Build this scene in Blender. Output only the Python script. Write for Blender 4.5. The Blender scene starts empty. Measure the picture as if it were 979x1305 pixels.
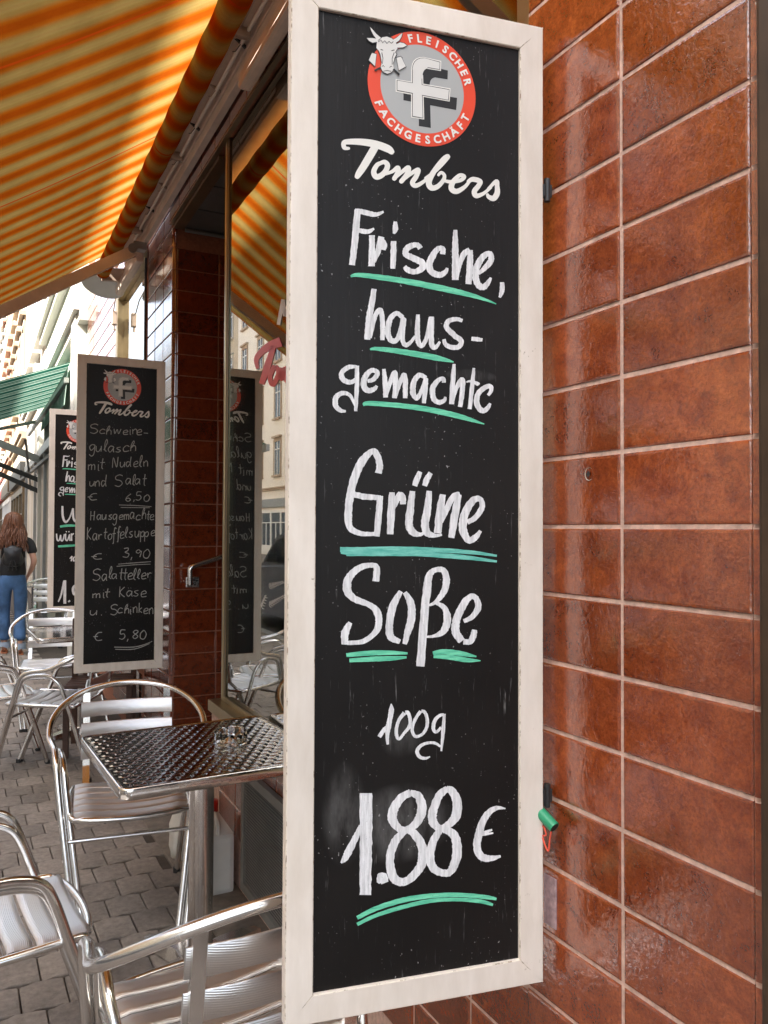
import bpy, bmesh, math, random
from mathutils import Vector, Matrix
random.seed(7)
SC = bpy.context.scene
COL = SC.collection
rad = math.radians
# ------------------------------------------------------------------ camera
CH = 1.45                                   # lens height above the pavement
FPX, YAW, PIT, ROL = 1021.88, 0.490392653, 0.0213067725, 0.00409260564
PW, PH = 979.0, 1305.0
_f = Vector((math.sin(YAW)*math.cos(PIT), math.cos(YAW)*math.cos(PIT), math.sin(PIT)))
_r0 = Vector((math.cos(YAW), -math.sin(YAW), 0)); _u0 = _r0.cross(_f)
_r = _r0*math.cos(ROL) + _u0*math.sin(ROL)
_u = _u0*math.cos(ROL) - _r0*math.sin(ROL)
cam = bpy.data.cameras.new("camera"); camo = bpy.data.objects.new("camera", cam); COL.objects.link(camo)
cam.sensor_fit = 'VERTICAL'; cam.sensor_height = 36.0; cam.lens = FPX*36.0/PH
cam.clip_start = 0.02; cam.clip_end = 500
mw = Matrix((_r, _u, -_f)).transposed().to_4x4(); mw.translation = (0, 0, CH)
camo.matrix_world = mw
SC.camera = camo
# ------------------------------------------------------------------ world, sun, exposure
SUN = Vector((-1.0, -0.25, 1.0)).normalized()         # towards the sun, over the roofs across the street
w = bpy.data.worlds.new("World"); SC.world = w; w.use_nodes = True
nt = w.node_tree; nt.nodes.clear()
sky = nt.nodes.new('ShaderNodeTexSky'); sky.sky_type = 'NISHITA'; sky.sun_disc = False
sky.sun_elevation = math.asin(SUN.z); sky.sun_rotation = math.atan2(SUN.x, SUN.y)
sky.air_density = 1.0; sky.dust_density = 3.5; sky.ozone_density = 1.0
hs = nt.nodes.new('ShaderNodeHueSaturation'); hs.inputs['Saturation'].default_value = 0.55
bg = nt.nodes.new('ShaderNodeBackground'); bg.inputs[1].default_value = 0.12
wo = nt.nodes.new('ShaderNodeOutputWorld')
nt.links.new(sky.outputs[0], hs.inputs['Color']); nt.links.new(hs.outputs[0], bg.inputs[0]); nt.links.new(bg.outputs[0], wo.inputs[0])
sl = bpy.data.lights.new("sun", 'SUN'); sl.energy = 5.0; sl.angle = rad(0.6); sl.color = (1.0, .95, .87)
so = bpy.data.objects.new("sun", sl); COL.objects.link(so)
so.rotation_euler = SUN.to_track_quat('Z', 'Y').to_euler(); so.location = (-5, 0, 30)
SC.view_settings.view_transform = 'Standard'; SC.view_settings.look = 'None'
SC.view_settings.exposure = 2.42; SC.view_settings.gamma = 1.0
# ------------------------------------------------------------------ frames
FA = rad(1.2)                               # the facade runs 1.2 degrees off the near pier's plane
def Fw(x, y, z=0):
    return (x*math.cos(FA)+y*math.sin(FA), -x*math.sin(FA)+y*math.cos(FA), z)
def R(z): return z + CH
def ray(x, y):
    return _f + _r*((x-PW/2)/FPX) - _u*((y-PH/2)/FPX)
# ------------------------------------------------------------------ materials
MT = {}
class NT:
    def __init__(s, name):
        s.m = bpy.data.materials.new(name); s.m.use_nodes = True
        s.t = s.m.node_tree; s.b = s.t.nodes['Principled BSDF']; s.out = s.t.nodes['Material Output']
        MT[name] = s.m
    def n(s, typ, **kw):
        nd = s.t.nodes.new(typ)
        for k, v in kw.items():
            if k in nd.inputs.keys(): nd.inputs[k].default_value = v
            else: setattr(nd, k, v)
        return nd
    def l(s, a, b): s.t.links.new(a, b)
    def pos(s, scale=(1, 1, 1), kind='world', rot=(0, 0, 0)):
        if kind == 'world': o = s.n('ShaderNodeNewGeometry').outputs['Position']
        else: o = s.n('ShaderNodeTexCoord').outputs['Object']
        mp = s.n('ShaderNodeMapping'); mp.inputs['Scale'].default_value = scale; mp.inputs['Rotation'].default_value = rot
        s.l(o, mp.inputs[0]); return mp.outputs[0]
    def noise(s, vec, scale, detail=3, rough=.5, dist=0):
        nd = s.n('ShaderNodeTexNoise', Scale=scale, Detail=detail, Roughness=rough, Distortion=dist); s.l(vec, nd.inputs['Vector']); return nd.outputs[0]
    def ramp(s, fac, stops, interp='LINEAR'):
        r = s.n('ShaderNodeValToRGB'); r.color_ramp.interpolation = interp
        e = r.color_ramp.elements
        while len(e) < len(stops): e.new(.5)
        for i, (p, c) in enumerate(stops):
            e[i].position = p; e[i].color = (c, c, c, 1) if isinstance(c, (int, float)) else (*c, 1)
        s.l(fac, r.inputs[0]); return r.outputs[0]
    def mix(s, fac, a, b, mode='MIX'):
        m = s.n('ShaderNodeMix', data_type='RGBA', blend_type=mode)
        if isinstance(fac, (int, float)): m.inputs[0].default_value = fac
        else: s.l(fac, m.inputs[0])
        for i, v in ((6, a), (7, b)):
            if isinstance(v, tuple): m.inputs[i].default_value = (*v, 1)
            else: s.l(v, m.inputs[i])
        return m.outputs[2]
    def math(s, op, a, b=0, c=0):
        m = s.n('ShaderNodeMath', operation=op)
        for i, v in enumerate((a, b, c)):
            if isinstance(v, (int, float)): m.inputs[i].default_value = v
            else: s.l(v, m.inputs[i])
        return m.outputs[0]
    def bump(s, h, strength=.3, dist=.001, prev=None):
        b = s.n('ShaderNodeBump'); b.inputs['Strength'].default_value = strength; b.inputs['Distance'].default_value = dist
        s.l(h, b.inputs['Height'])
        if prev: s.l(prev, b.inputs['Normal'])
        s.l(b.outputs[0], s.b.inputs['Normal']); return b.outputs[0]
    def base(s, c):
        if isinstance(c, tuple): s.b.inputs['Base Color'].default_value = (*c, 1)
        else: s.l(c, s.b.inputs['Base Color'])
    def rough(s, r):
        if isinstance(r, (int, float)): s.b.inputs['Roughness'].default_value = r
        else: s.l(r, s.b.inputs['Roughness'])
def simple(name, c, rough=.5, metal=0, var=.25, scale=8, bump=.0, bscale=60, bdist=.001, spec=None, stretch=(1, 1, 1), kind='world'):
    t = NT(name); v = t.pos(stretch, kind)
    n = t.noise(v, scale, 4, .6)
    lo = tuple(x*(1-var) for x in c); hi = tuple(min(1, x*(1+var*.6)) for x in c)
    t.base(t.ramp(n, [(.3, lo), (.7, hi)])); t.rough(rough); t.b.inputs['Metallic'].default_value = metal
    if spec is not None: t.b.inputs['Specular IOR Level'].default_value = spec
    if bump: t.bump(t.noise(v, bscale, 3, .6), bump, bdist)
    return t.m
# glazed brown tiles
def glaze(name, c1, c2, rough, bs):
    t = NT(name); v = t.pos()
    n = t.noise(v, 26, 5, .62, .6); n2 = t.noise(v, 3.2, 3)
    k = t.ramp(n, [(.32, c1), (.68, c2)])
    fine = t.ramp(t.noise(v, 210, 3, .7, .5), [(.37, .72), (.50, 1.0), (.66, 1.22)])
    col = t.mix(1.0, k, fine, 'MULTIPLY'); col = t.mix(1.0, col, t.ramp(t.n('ShaderNodeObjectInfo').outputs['Random'], [(0, .80), (1, 1.15)]), 'MULTIPLY')
    t.base(t.mix(t.ramp(n2, [(.35, .0), (.7, .4)]), col, tuple(x*.55 for x in c1)))
    rr = t.ramp(t.noise(v, 9, 4, .6), [(.3, rough*.75), (.75, rough*1.5)]); t.rough(rr)
    h1 = t.noise(v, 105, 3, .6, .6); h2 = t.noise(v, 22, 2, .5)
    p = t.bump(h1, bs, .0018); p = t.bump(h2, bs*.6, .005, p); t.l(p, t.b.inputs['Coat Normal'])
    t.b.inputs['Coat Weight'].default_value = .9; t.b.inputs['Coat Roughness'].default_value = .04
    t.b.inputs['IOR'].default_value = 1.75; t.b.inputs['Coat IOR'].default_value = 1.7
glaze('tile_glaze', (.20, .034, .008), (.38, .088, .022), .10, .42)
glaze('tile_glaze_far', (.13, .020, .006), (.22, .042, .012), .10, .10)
simple('grout', (.62, .42, .34), .85, var=.3, scale=60, bump=.5, bscale=300)
simple('grout_shaded', (.26, .10, .055), .8, var=.3, scale=60, bump=.5, bscale=300)  # darker copy of the grout, weaker light around the entrance put into its colour
simple('brown_metal', (.055, .032, .018), .42, var=.3, scale=14, bump=.15, bscale=120)
simple('brown_frame', (.16, .11, .06), .35, metal=.5, var=.2)
simple('dark_soffit', (.10, .095, .085), .45, var=.2)
simple('gold_metal', (.46, .37, .22), .34, metal=.9, var=.12, scale=5)
simple('beige_metal', (.68, .56, .47), .38, metal=.15, var=.15)
simple('beige_dark', (.38, .29, .23), .45, var=.2)
simple('white_plastic', (.75, .74, .70), .4, var=.08)
simple('red_plastic', (.65, .03, .02), .35, var=.1)
simple('black_rubber', (.02, .02, .02), .6, var=.2)
simple('black_metal', (.03, .03, .03), .4, var=.2)
simple('brown_wood', (.07, .028, .015), .5, var=.3, stretch=(3, 3, 20))
simple('grey_steel', (.30, .30, .29), .35, metal=.6, var=.15)
simple('louvre_grey', (.22, .21, .19), .5, var=.2)
simple('concrete', (.20, .17, .14), .8, var=.3, scale=18, bump=.3, bscale=150)
simple('asphalt', (.05, .05, .052), .85, var=.3, scale=30, bump=.4, bscale=300)
simple('kerb_stone', (.28, .27, .25), .8, var=.2, scale=20)
simple('plaster_white', (.56, .51, .44), .85, var=.06, scale=2)
simple('plaster_pale_green', (.47, .50, .42), .85, var=.06, scale=2)
simple('plaster_cream', (.52, .45, .34), .85, var=.1, scale=2)
simple('plaster_white_lifted', (.80, .76, .69), .85, var=.04, scale=2)  # white plaster copy, brightened to offset the shade on the house across the street
simple('plaster_sand', (.48, .35, .23), .85, var=.12, scale=2)
simple('plaster_rose', (.48, .31, .24), .85, var=.12, scale=2)
simple('stone_trim', (.55, .53, .48), .8, var=.08, scale=3)
simple('sand_trim', (.44, .34, .25), .8, var=.1, scale=3)
simple('roof_tiles', (.22, .07, .04), .8, var=.3, scale=20)
simple('green_leaf', (.05, .16, .03), .4, var=.35, scale=40)
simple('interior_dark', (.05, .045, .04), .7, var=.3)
simple('interior_cream', (.45, .42, .33), .6, var=.1)
simple('skin', (.55, .30, .21), .55, var=.06)
simple('hair', (.13, .045, .018), .45, var=.5, scale=30, stretch=(4, 4, .6), bump=.6, bscale=80, bdist=.004)
simple('black_shirt', (.012, .012, .013), .85, var=.2, bump=.3, bscale=30, bdist=.006)
simple('black_leather', (.014, .014, .015), .38, var=.2, bump=.4, bscale=25, bdist=.006)
simple('denim', (.05, .115, .24), .85, var=.45, scale=7, bump=.3, bscale=40, bdist=.004)
simple('denim_fray', (.28, .34, .42), .9, var=.2)
simple('sandal', (.35, .12, .05), .6, var=.1)
simple('car_paint', (.20, .24, .33), .22, metal=.7, var=.04)
simple('car_glass', (.02, .025, .03), .05, var=.1)
simple('tyre', (.02, .02, .02), .8, var=.1)
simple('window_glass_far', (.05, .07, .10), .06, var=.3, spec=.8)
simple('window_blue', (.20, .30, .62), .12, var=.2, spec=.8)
simple('white_paint', (.78, .77, .74), .45, var=.05)
simple('shutter_beige', (.60, .54, .46), .6, var=.1, scale=4)
simple('letter_red', (.75, .05, .03), .4, var=.05)
simple('letter_white', (.82, .80, .74), .5, var=.04)
simple('string_orange', (.85, .10, .05), .6, var=.1)
simple('chalk_holder_green', (.03, .33, .16), .45, var=.2)
simple('spectrum_paper', (.45, .32, .33), .6, var=.4, scale=90)
# paving stone: tone varies from stone to stone
t = NT('paver'); v = t.pos()
oi = t.n('ShaderNodeObjectInfo').outputs['Random']
n = t.noise(v, 40, 5, .65); k = t.ramp(n, [(.3, (.18, .15, .125)), (.72, (.32, .272, .23))])
k = t.mix(1, k, t.ramp(oi, [(0, .78), (1, 1.15)]), 'MULTIPLY')
st = t.ramp(t.noise(v, 2.3, 4, .6), [(.35, .72), (.65, 1.1)])
k = t.mix(1, k, st, 'MULTIPLY')
sp = t.ramp(t.noise(v, 420, 1), [(.66, 0), (.74, .35)])
t.base(t.mix(sp, k, (.5, .46, .4))); t.rough(.72); t.bump(t.noise(v, 240, 3, .6), .5, .0015)
simple('joint_sand', (.07, .055, .042), .95, var=.3, scale=40, bump=.4, bscale=300)
# brushed aluminium / chrome
def metal(name, c, r, aniso=(1, 1, 60), var=.08):
    t = NT(name); v = t.pos(aniso, 'object'); n = t.noise(v, 12, 3, .6)
    t.base(t.ramp(n, [(.3, tuple(x*(1-var) for x in c)), (.7, c)])); t.b.inputs['Metallic'].default_value = 1
    t.rough(t.ramp(n, [(.3, r*.7), (.7, r*1.4)])); t.bump(n, .04, .0005)
metal('alu_tube', (.84, .83, .81), .20, (1, 1, 1))
metal('alu_slat', (.80, .78, .76), .27, (3, 8, 8))
t = NT('alu_ribbed'); sx_ = t.n('ShaderNodeSeparateXYZ'); t.l(t.n('ShaderNodeTexCoord').outputs['Object'], sx_.inputs[0])
rb = t.math('SINE', t.math('MULTIPLY', t.math('ADD', sx_.outputs[1], t.math('MULTIPLY', sx_.outputs[2], .8)), 1450.0))
t.base((.82, .81, .80)); t.b.inputs['Metallic'].default_value = 1; t.rough(.33); t.bump(rb, .35, .0006)
metal('steel_top', (.80, .79, .78), .11, (2, 2, 2))
metal('steel_post', (.74, .71, .68), .2, (40, 40, 1))
# cream painted wooden frame with chipped edges
t = NT('cream_paint'); v = t.pos((1, 1, .25)); v1 = t.pos()
n = t.noise(v, 30, 4, .6); c = t.ramp(n, [(.3, (.74, .655, .56)), (.7, (.85, .77, .68))])
g = t.ramp(t.noise(v1, 3.5, 4, .6), [(.35, .93), (.65, 1.03)]); c = t.mix(1, c, g, 'MULTIPLY')
chip = t.ramp(t.noise(v1, 42, 5, .75), [(.655, 0), (.68, 1)])
chip2 = t.ramp(t.noise(v1, 7, 2, .5), [(.52, 0), (.6, 1)])
c = t.mix(t.math('MULTIPLY', chip, chip2), c, (.42, .34, .25))
t.base(c); t.rough(.45); p = t.bump(n, .5, .0015); t.bump(t.noise(v1, 180, 3), .12, .0008, p)
t = NT('chipped_edge'); v1 = t.pos()
t.base(t.ramp(t.noise(v1, 55, 4, .7), [(.52, (.74, .66, .55)), (.64, (.30, .22, .15))])); t.rough(.7)
# slate with wood grain, chalk dust and wiped haze
def slate(name, smudge):
    t = NT(name); v = t.pos((1, 1, .07), 'object'); v1 = t.pos((1, 1, 1), 'object')
    b = t.ramp(t.noise(v1, 3, 4, .6), [(.3, (.008, .0068, .0062)), (.7, (.014, .012, .011))])
    dust = t.ramp(t.noise(v, 150, 4, .7), [(.62, 0), (.74, .36)])
    patch = t.ramp(t.noise(v1, 5, 3, .6), [(.42, .0), (.62, 1)])
    f = t.math('MULTIPLY', dust, patch)
    speck = t.ramp(t.noise(v1, 170, 2, .5), [(.70, 0), (.74, .6)])
    f = t.math('ADD', f, t.math('MULTIPLY', speck, t.ramp(t.noise(v1, 9, 2), [(.45, .0), (.6, 1)])))
    for (cx, cz, rx, rz, am) in smudge:
        s = t.n('ShaderNodeSeparateXYZ'); t.l(t.n('ShaderNodeTexCoord').outputs['Object'], s.inputs[0])
        dx = t.math('DIVIDE', t.math('SUBTRACT', s.outputs[0], cx), rx); dz = t.math('DIVIDE', t.math('SUBTRACT', s.outputs[2], cz), rz)
        q = t.math('ADD', t.math('MULTIPLY', dx, dx), t.math('MULTIPLY', dz, dz))
        k = t.math('MULTIPLY', t.math('MAXIMUM', t.math('SUBTRACT', 1.0, q), 0.0), am)
        k = t.math('MULTIPLY', k, t.ramp(t.noise(t.pos((1, 1, .3), 'object'), 26, 4, .7), [(.4, .1), (.65, 1)]))
        f = t.math('ADD', f, k)
    f = t.math('MINIMUM', f, .7)
    t.base(t.mix(f, b, (.55, .54, .52))); t.rough(.42); t.b.inputs['Specular IOR Level'].default_value = .22
    p = t.bump(t.noise(v, 90, 4, .6), .35, .0015)
slate('slate_near', [(.10, .335, .04, .09, .14), (.20, .31, .10, .07, .2), (.20, .46, .04, .04, .10), (.33, 1.09, .05, .012, .25)])
slate('slate_plain', [])
# chalk marker
def chalk(name, c1, c2, streak):
    t = NT(name); v = t.pos(streak, 'object'); v1 = t.pos((1, 1, 1), 'object')
    n = t.noise(v, 160, 4, .7)
    c = t.ramp(n, [(.3, c1), (.62, c2)])
    hole = t.ramp(t.noise(v1, 380, 3, .7), [(.62, 0), (.72, .5)])
    t.base(t.mix(hole, c, tuple(x*.35 for x in c1))); t.rough(.8)
chalk('chalk_white', (.52, .52, .52), (.86, .86, .86), (1, 1, .12))
chalk('chalk_thin', (.26, .26, .24), (.50, .50, .46), (1, 1, 1))
chalk('chalk_green', (.05, .42, .25), (.20, .72, .46), (.12, 1, 1))
chalk('chalk_teal', (.04, .36, .28), (.22, .62, .52), (.12, 1, 1))
# street window pane: strongly mirroring, dim behind
t = NT('pane'); t.t.nodes.remove(t.b)
gl = t.n('ShaderNodeBsdfGlossy', Roughness=.0); gl.inputs[0].default_value = (.95, .93, .88, 1)
tr = t.n('ShaderNodeBsdfTransparent'); tr.inputs[0].default_value = (.62, .68, .62, 1)
lw = t.n('ShaderNodeFresnel', IOR=2.3); mxs = t.n('ShaderNodeMixShader')
t.l(t.math('MINIMUM', t.math('MULTIPLY', lw.outputs[0], 1.7), .85), mxs.inputs[0]); t.l(tr.outputs[0], mxs.inputs[1]); t.l(gl.outputs[0], mxs.inputs[2]); t.l(mxs.outputs[0], t.out.inputs[0])
t = NT('clear_glass'); t.b.inputs['Transmission Weight'].default_value = 1; t.rough(.02); t.b.inputs['IOR'].default_value = 1.45; t.base((.93, .95, .94))
# awning cloth
def cloth(name, stops, period, trans, refl=1.0):
    t = NT(name); t.t.nodes.remove(t.b)
    s = t.n('ShaderNodeSeparateXYZ'); t.l(t.n('ShaderNodeTexCoord').outputs['Object'], s.inputs[0])
    wv = t.noise(t.pos((1, 1, 1), 'object'), 3, 2)
    y = t.math('ADD', s.outputs[1], t.math('MULTIPLY', wv, .02))
    fr = t.math('FRACT', t.math('DIVIDE', t.math('ADD', y, 40.0), period))
    c = t.ramp(fr, stops)
    c = t.mix(1, c, t.ramp(t.noise(t.pos((1, 1, 1), 'object'), 6, 4, .6), [(.3, .82), (.7, 1.1)]), 'MULTIPLY')
    w = t.ramp(t.noise(t.pos((1, 1, 1), 'object'), 700, 1), [(.3, .85), (.7, 1.1)]); c = t.mix(1, c, w, 'MULTIPLY')
    d = t.n('ShaderNodeBsdfDiffuse'); tl = t.n('ShaderNodeBsdfTranslucent'); m = t.n('ShaderNodeMixShader'); m.inputs[0].default_value = trans
    seam = t.ramp(t.math('FRACT', t.math('DIVIDE', t.math('ADD', s.outputs[1], 40.0), 1.21)), [(.0, 1), (.008, 1), (.014, 0), (.985, 0)])
    c = t.mix(seam, c, (.30, .04, .004) if name == 'orange_cloth' else (.01, .05, .03))
    t.l(t.mix(1.0, c, (refl, refl, refl), 'MULTIPLY'), d.inputs[0]); t.l(c, tl.inputs[0]); t.l(d.outputs[0], m.inputs[1]); t.l(tl.outputs[0], m.inputs[2]); t.l(m.outputs[0], t.out.inputs[0])
O1 = (.25, .048, .003); O2 = (.29, .082, .006); C1 = (.235, .15, .042); C2 = (.26, .185, .06)
cloth('orange_cloth', [(0, C1), (.14, O2), (.24, O1), (.40, O1), (.52, O2), (.66, C1), (.76, C2), (.82, (.26, .17, .055)), (.88, C2), (.95, C1)], .185, .44, 1.5)
Gd = (.012, .065, .045); Gl = (.28, .37, .31)
cloth('green_cloth', [(0, Gd), (.40, Gd), (.44, Gl), (.5, Gl), (.54, Gd), (.66, Gd), (.69, Gl), (.73, Gl), (.76, Gd), (.85, Gd), (.88, Gl), (.98, Gl)], .46, .35)
cloth('pale_cloth', [(0, (.5, .55, .5)), (.45, (.5, .55, .5)), (.5, (.15, .3, .24)), (.95, (.15, .3, .24))], .08, .35)
# ------------------------------------------------------------------ mesh helpers
class MB:
    def __init__(s): s.v = []; s.f = []; s.mi = []; s.m = 0; s.sm = []
    def add(s, vs, fs, smooth=False):
        k = len(s.v); s.v += [tuple(p) for p in vs]
        for q in fs: s.f.append([k+i for i in q]); s.mi.append(s.m); s.sm.append(smooth)
        return s
    def box(s, a, b, ch=0):
        x0, y0, z0 = [min(p, q) for p, q in zip(a, b)]; x1, y1, z1 = [max(p, q) for p, q in zip(a, b)]
        if ch:
            bm = bmesh.new(); bmesh.ops.create_cube(bm, size=1)
            for v in bm.verts: v.co = Vector(((x0+x1)/2+v.co.x*(x1-x0), (y0+y1)/2+v.co.y*(y1-y0), (z0+z1)/2+v.co.z*(z1-z0)))
            bmesh.ops.bevel(bm, geom=bm.edges[:], offset=ch, segments=2, affect='EDGES', profile=.6)
            bm.verts.index_update(); s.add([v.co[:] for v in bm.verts], [[v.index for v in f.verts] for f in bm.faces]); bm.free(); return s
        return s.add([(x0,y0,z0),(x1,y0,z0),(x1,y1,z0),(x0,y1,z0),(x0,y0,z1),(x1,y0,z1),(x1,y1,z1),(x0,y1,z1)],
                     [(0,3,2,1),(4,5,6,7),(0,1,5,4),(1,2,6,5),(2,3,7,6),(3,0,4,7)])
    def bar(s, p, q, w, h, up=(0, 0, 1)):
        p = Vector(p); q = Vector(q); d = (q-p).normalized(); u = Vector(up); sd = d.cross(u).normalized(); u = sd.cross(d)
        vs = []
        for c in (p, q):
            for a, b in ((-1, -1), (1, -1), (1, 1), (-1, 1)): vs.append(c + sd*(a*w/2) + u*(b*h/2))
        return s.add(vs, [(0,1,2,3),(7,6,5,4),(0,4,5,1),(1,5,6,2),(2,6,7,3),(3,7,4,0)])
    def tube(s, pts, r, n=10, closed=False, caps=True):
        P = [Vector(p) for p in pts]; N = len(P)
        rr = r if isinstance(r, (list, tuple)) else [r]*N
        T = []
        for i in range(N):
            a = P[i-1] if (i > 0 or closed) else P[i]; b = P[(i+1) % N] if (i < N-1 or closed) else P[i]
            T.append((b-a).normalized())
        ref = Vector((0, 0, 1)) if abs(T[0].z) < .9 else Vector((1, 0, 0))
        nrm = (ref - T[0]*ref.dot(T[0])).normalized(); vs = []
        for i in range(N):
            nrm = (nrm - T[i]*nrm.dot(T[i])).normalized(); bi = T[i].cross(nrm)
            for k in range(n):
                a = 2*math.pi*k/n; vs.append(P[i] + (nrm*math.cos(a) + bi*math.sin(a))*rr[i])
        fs = []
        for i in range(N if closed else N-1):
            j = (i+1) % N
            for k in range(n):
                k2 = (k+1) % n; fs.append((i*n+k, i*n+k2, j*n+k2, j*n+k))
        s.add(vs, fs, True)
        if caps and not closed:
            s.add([vs[k] for k in range(n)], [tuple(range(n-1, -1, -1))]); s.add([vs[(N-1)*n+k] for k in range(n)], [tuple(range(n))])
        return s
    def lathe(s, prof, c=(0, 0, 0), n=32, mod=None, smooth=True):
        vs = []; fs = []; m = len(prof)
        for i in range(n):
            a = 2*math.pi*i/n
            for j, (r, z) in enumerate(prof):
                zz = z if mod is None else mod(a, j, z)
                vs.append((c[0]+r*math.cos(a), c[1]+r*math.sin(a), c[2]+zz))
        for i in range(n):
            i2 = (i+1) % n
            for j in range(m-1): fs.append((i*m+j, i2*m+j, i2*m+j+1, i*m+j+1))
        return s.add(vs, fs, smooth)
    def prism(s, poly, h0, h1, fn=lambda x, y, z: (x, y, z), ch=0):
        n = len(poly); vs = [fn(x, y, h0) for x, y in poly] + [fn(x, y, h1) for x, y in poly]
        fs = [tuple(range(n-1, -1, -1)), tuple(range(n, 2*n))] + [(i, (i+1) % n, n+(i+1) % n, n+i) for i in range(n)]
        return s.add(vs, fs)
    def build(s, name, mats, parent=None, off=(0, 0, 0)):
        me = bpy.data.meshes.new(name); ox, oy, oz = off
        me.from_pydata([(x-ox, y-oy, z-oz) for x, y, z in s.v], [], s.f)
        for m in (mats if isinstance(mats, (list, tuple)) else [mats]): me.materials.append(MT[m])
        me.polygons.foreach_set('material_index', s.mi); me.polygons.foreach_set('use_smooth', s.sm); me.update()
        o = bpy.data.objects.new(name, me); COL.objects.link(o)
        if parent: o.parent = parent
        return o
def smooth_path(pts, sub=6, closed=False):
    P = [Vector(p) for p in pts]; n = len(P); out = []
    for i in range(n if closed else n-1):
        a, b, c, d = P[(i-1) % n if closed else max(i-1, 0)], P[i], P[(i+1) % n], P[(i+2) % n if closed else min(i+2, n-1)]
        for k in range(sub):
            u = k/sub; out.append(.5*((2*b) + (c-a)*u + (2*a-5*b+4*c-d)*u*u + (3*b-a-3*c+d)*u**3))
    if not closed: out.append(P[-1])
    return out
def thing(name, label, cat, loc=(0, 0, 0), rz=0, group=None):
    o = bpy.data.objects.new(name, None); COL.objects.link(o); o.location = loc; o.rotation_euler = (0, 0, rz)
    o.empty_display_size = .1; o['label'] = label; o['category'] = cat
    if group: o['group'] = group
    return o
def fthing(name, label, cat, base, group=None):      # a thing standing in the facade's frame
    return thing(name, label, cat, Fw(*base), -FA, group)
def tag(o, label, cat, group=None):
    o['label'] = label; o['category'] = cat
    if group: o['group'] = group
    return o
def ftag(o, base, label, cat, group=None):
    o.location = Fw(*base); o.rotation_euler = (0, 0, -FA); return tag(o, label, cat, group)
def copy_tree(o, parent=None):
    c = o.copy(); COL.objects.link(c); c.parent = parent
    for ch in list(o.children): copy_tree(ch, c)
    return c
def inst(o, parent, loc, rot=(0, 0, 0), scale=(1, 1, 1)):
    c = o.copy(); COL.objects.link(c); c.parent = parent; c.location = loc; c.rotation_euler = rot; c.scale = scale; return c
def label(o, l): o['label'] = l; return o
# ================================================================== GROUND
def structure(o, name=None): o['kind'] = 'structure'; return o
g = MB(); g.box((-30, -12, -.6), (40, 90, -.055)); structure(g.build('ground', 'asphalt'))
X_KERB = -1.35
b = MB(); b.box((X_KERB, -6, -.054), (1.6, 70, -.012)); pave = structure(b.build('pavement', 'joint_sand'))
b = MB(); b.box((X_KERB-.14, -6, -.10), (X_KERB-.004, 70, .0), .01); structure(b.build('kerb', 'kerb_stone'))
# road level is 12 cm below the pavement
b = MB(); b.box((-7.6, -12, -.0545), (X_KERB-.15, 90, -.051)); structure(b.build('road', 'asphalt'))
b = MB(); b.box((-12.2, -12, -.05), (-7.6, 90, .03)); structure(b.build('far_pavement', 'concrete'))
# wavy interlocking stones: pitch .135 x .165, rows along X
PX_, PY_ = .1345, .165
def wave(x): return .0065*math.sin(2*math.pi*x/PX_) + .0025*math.sin(4*math.pi*x/PX_ + .6)
def paver_poly(g=.0022, n=6):
    xs = [-PX_/2+g + (PX_-2*g)*i/n for i in range(n+1)]
    return [(x, -PY_/2+g+wave(x+PX_/2*.5)) for x in xs] + [(x, PY_/2-g+wave(x+PX_/2*.5)) for x in reversed(xs)]
def paver_geo(mb, cx, cy, z, n=6, sgn=1):
    p = paver_poly(n=n); c = [(x*.955, y*.965) for x, y in p]; k = len(p)
    vs = [(cx+x, cy+y, z-.02) for x, y in p] + [(cx+x, cy+y, z-.0035) for x, y in p] + [(cx+x, cy+y, z) for x, y in c]
    fs = [(i, (i+1) % k, k+(i+1) % k, k+i) for i in range(k)] + [(k+i, k+(i+1) % k, 2*k+(i+1) % k, 2*k+i) for i in range(k)]
    fs.append(tuple(range(2*k, 3*k))); mb.add(vs, fs)
m = MB(); paver_geo(m, 0, 0, 0); pv = m.build('paver', 'paver', pave); pvm = pv
slots = []
for j in range(-20, 130):
    for i in range(-18, 8):
        cx = .80 - PX_*.5 + i*PX_ + (PX_/2 if j % 2 else 0); cy = 1.9 + j*PY_
        if cx > .82 or cx < X_KERB+.06: continue
        slots.append((cx, cy))
def seen(cx, cy):
    v = Vector((cx, cy, -CH)); z = v.dot(_f)
    if z < .3: return 0
    x = PW/2+FPX*v.dot(_r)/z; y = PH/2-FPX*v.dot(_u)/z
    if -25 < x < 380 and 0 < y < PH+40: return 1/z
    return 0
slots.sort(key=lambda s: -seen(*s))
first = True
for cx, cy in slots[:300]:
    o = pv if first else inst(pv, pave, (0, 0, 0)); first = False
    o.location = (cx, cy, random.uniform(-.0015, .0015)); o.rotation_euler = (random.uniform(-.006, .006), random.uniform(-.006, .006), random.uniform(-.01, .01))
m = MB()
for cx, cy in slots[300:]:
    if cy < 14: paver_geo(m, cx, cy, random.uniform(-.0015, .0015), 4)
    elif cy < 22: paver_geo(m, cx, cy, random.uniform(-.0015, .0015), 2)
o = m.build('paver_field', 'paver', pave); o['kind'] = 'stuff'
b = MB(); b.box((.84, 1.2, -.012), (1.20, 3.7, .006), .003); structure(b.build('wall_footing', 'concrete'))
b = MB(); b.box((.84, 3.71, -.012), (2.6, 4.9, .004), .003); structure(b.build('entrance_floor', 'concrete'))
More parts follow.
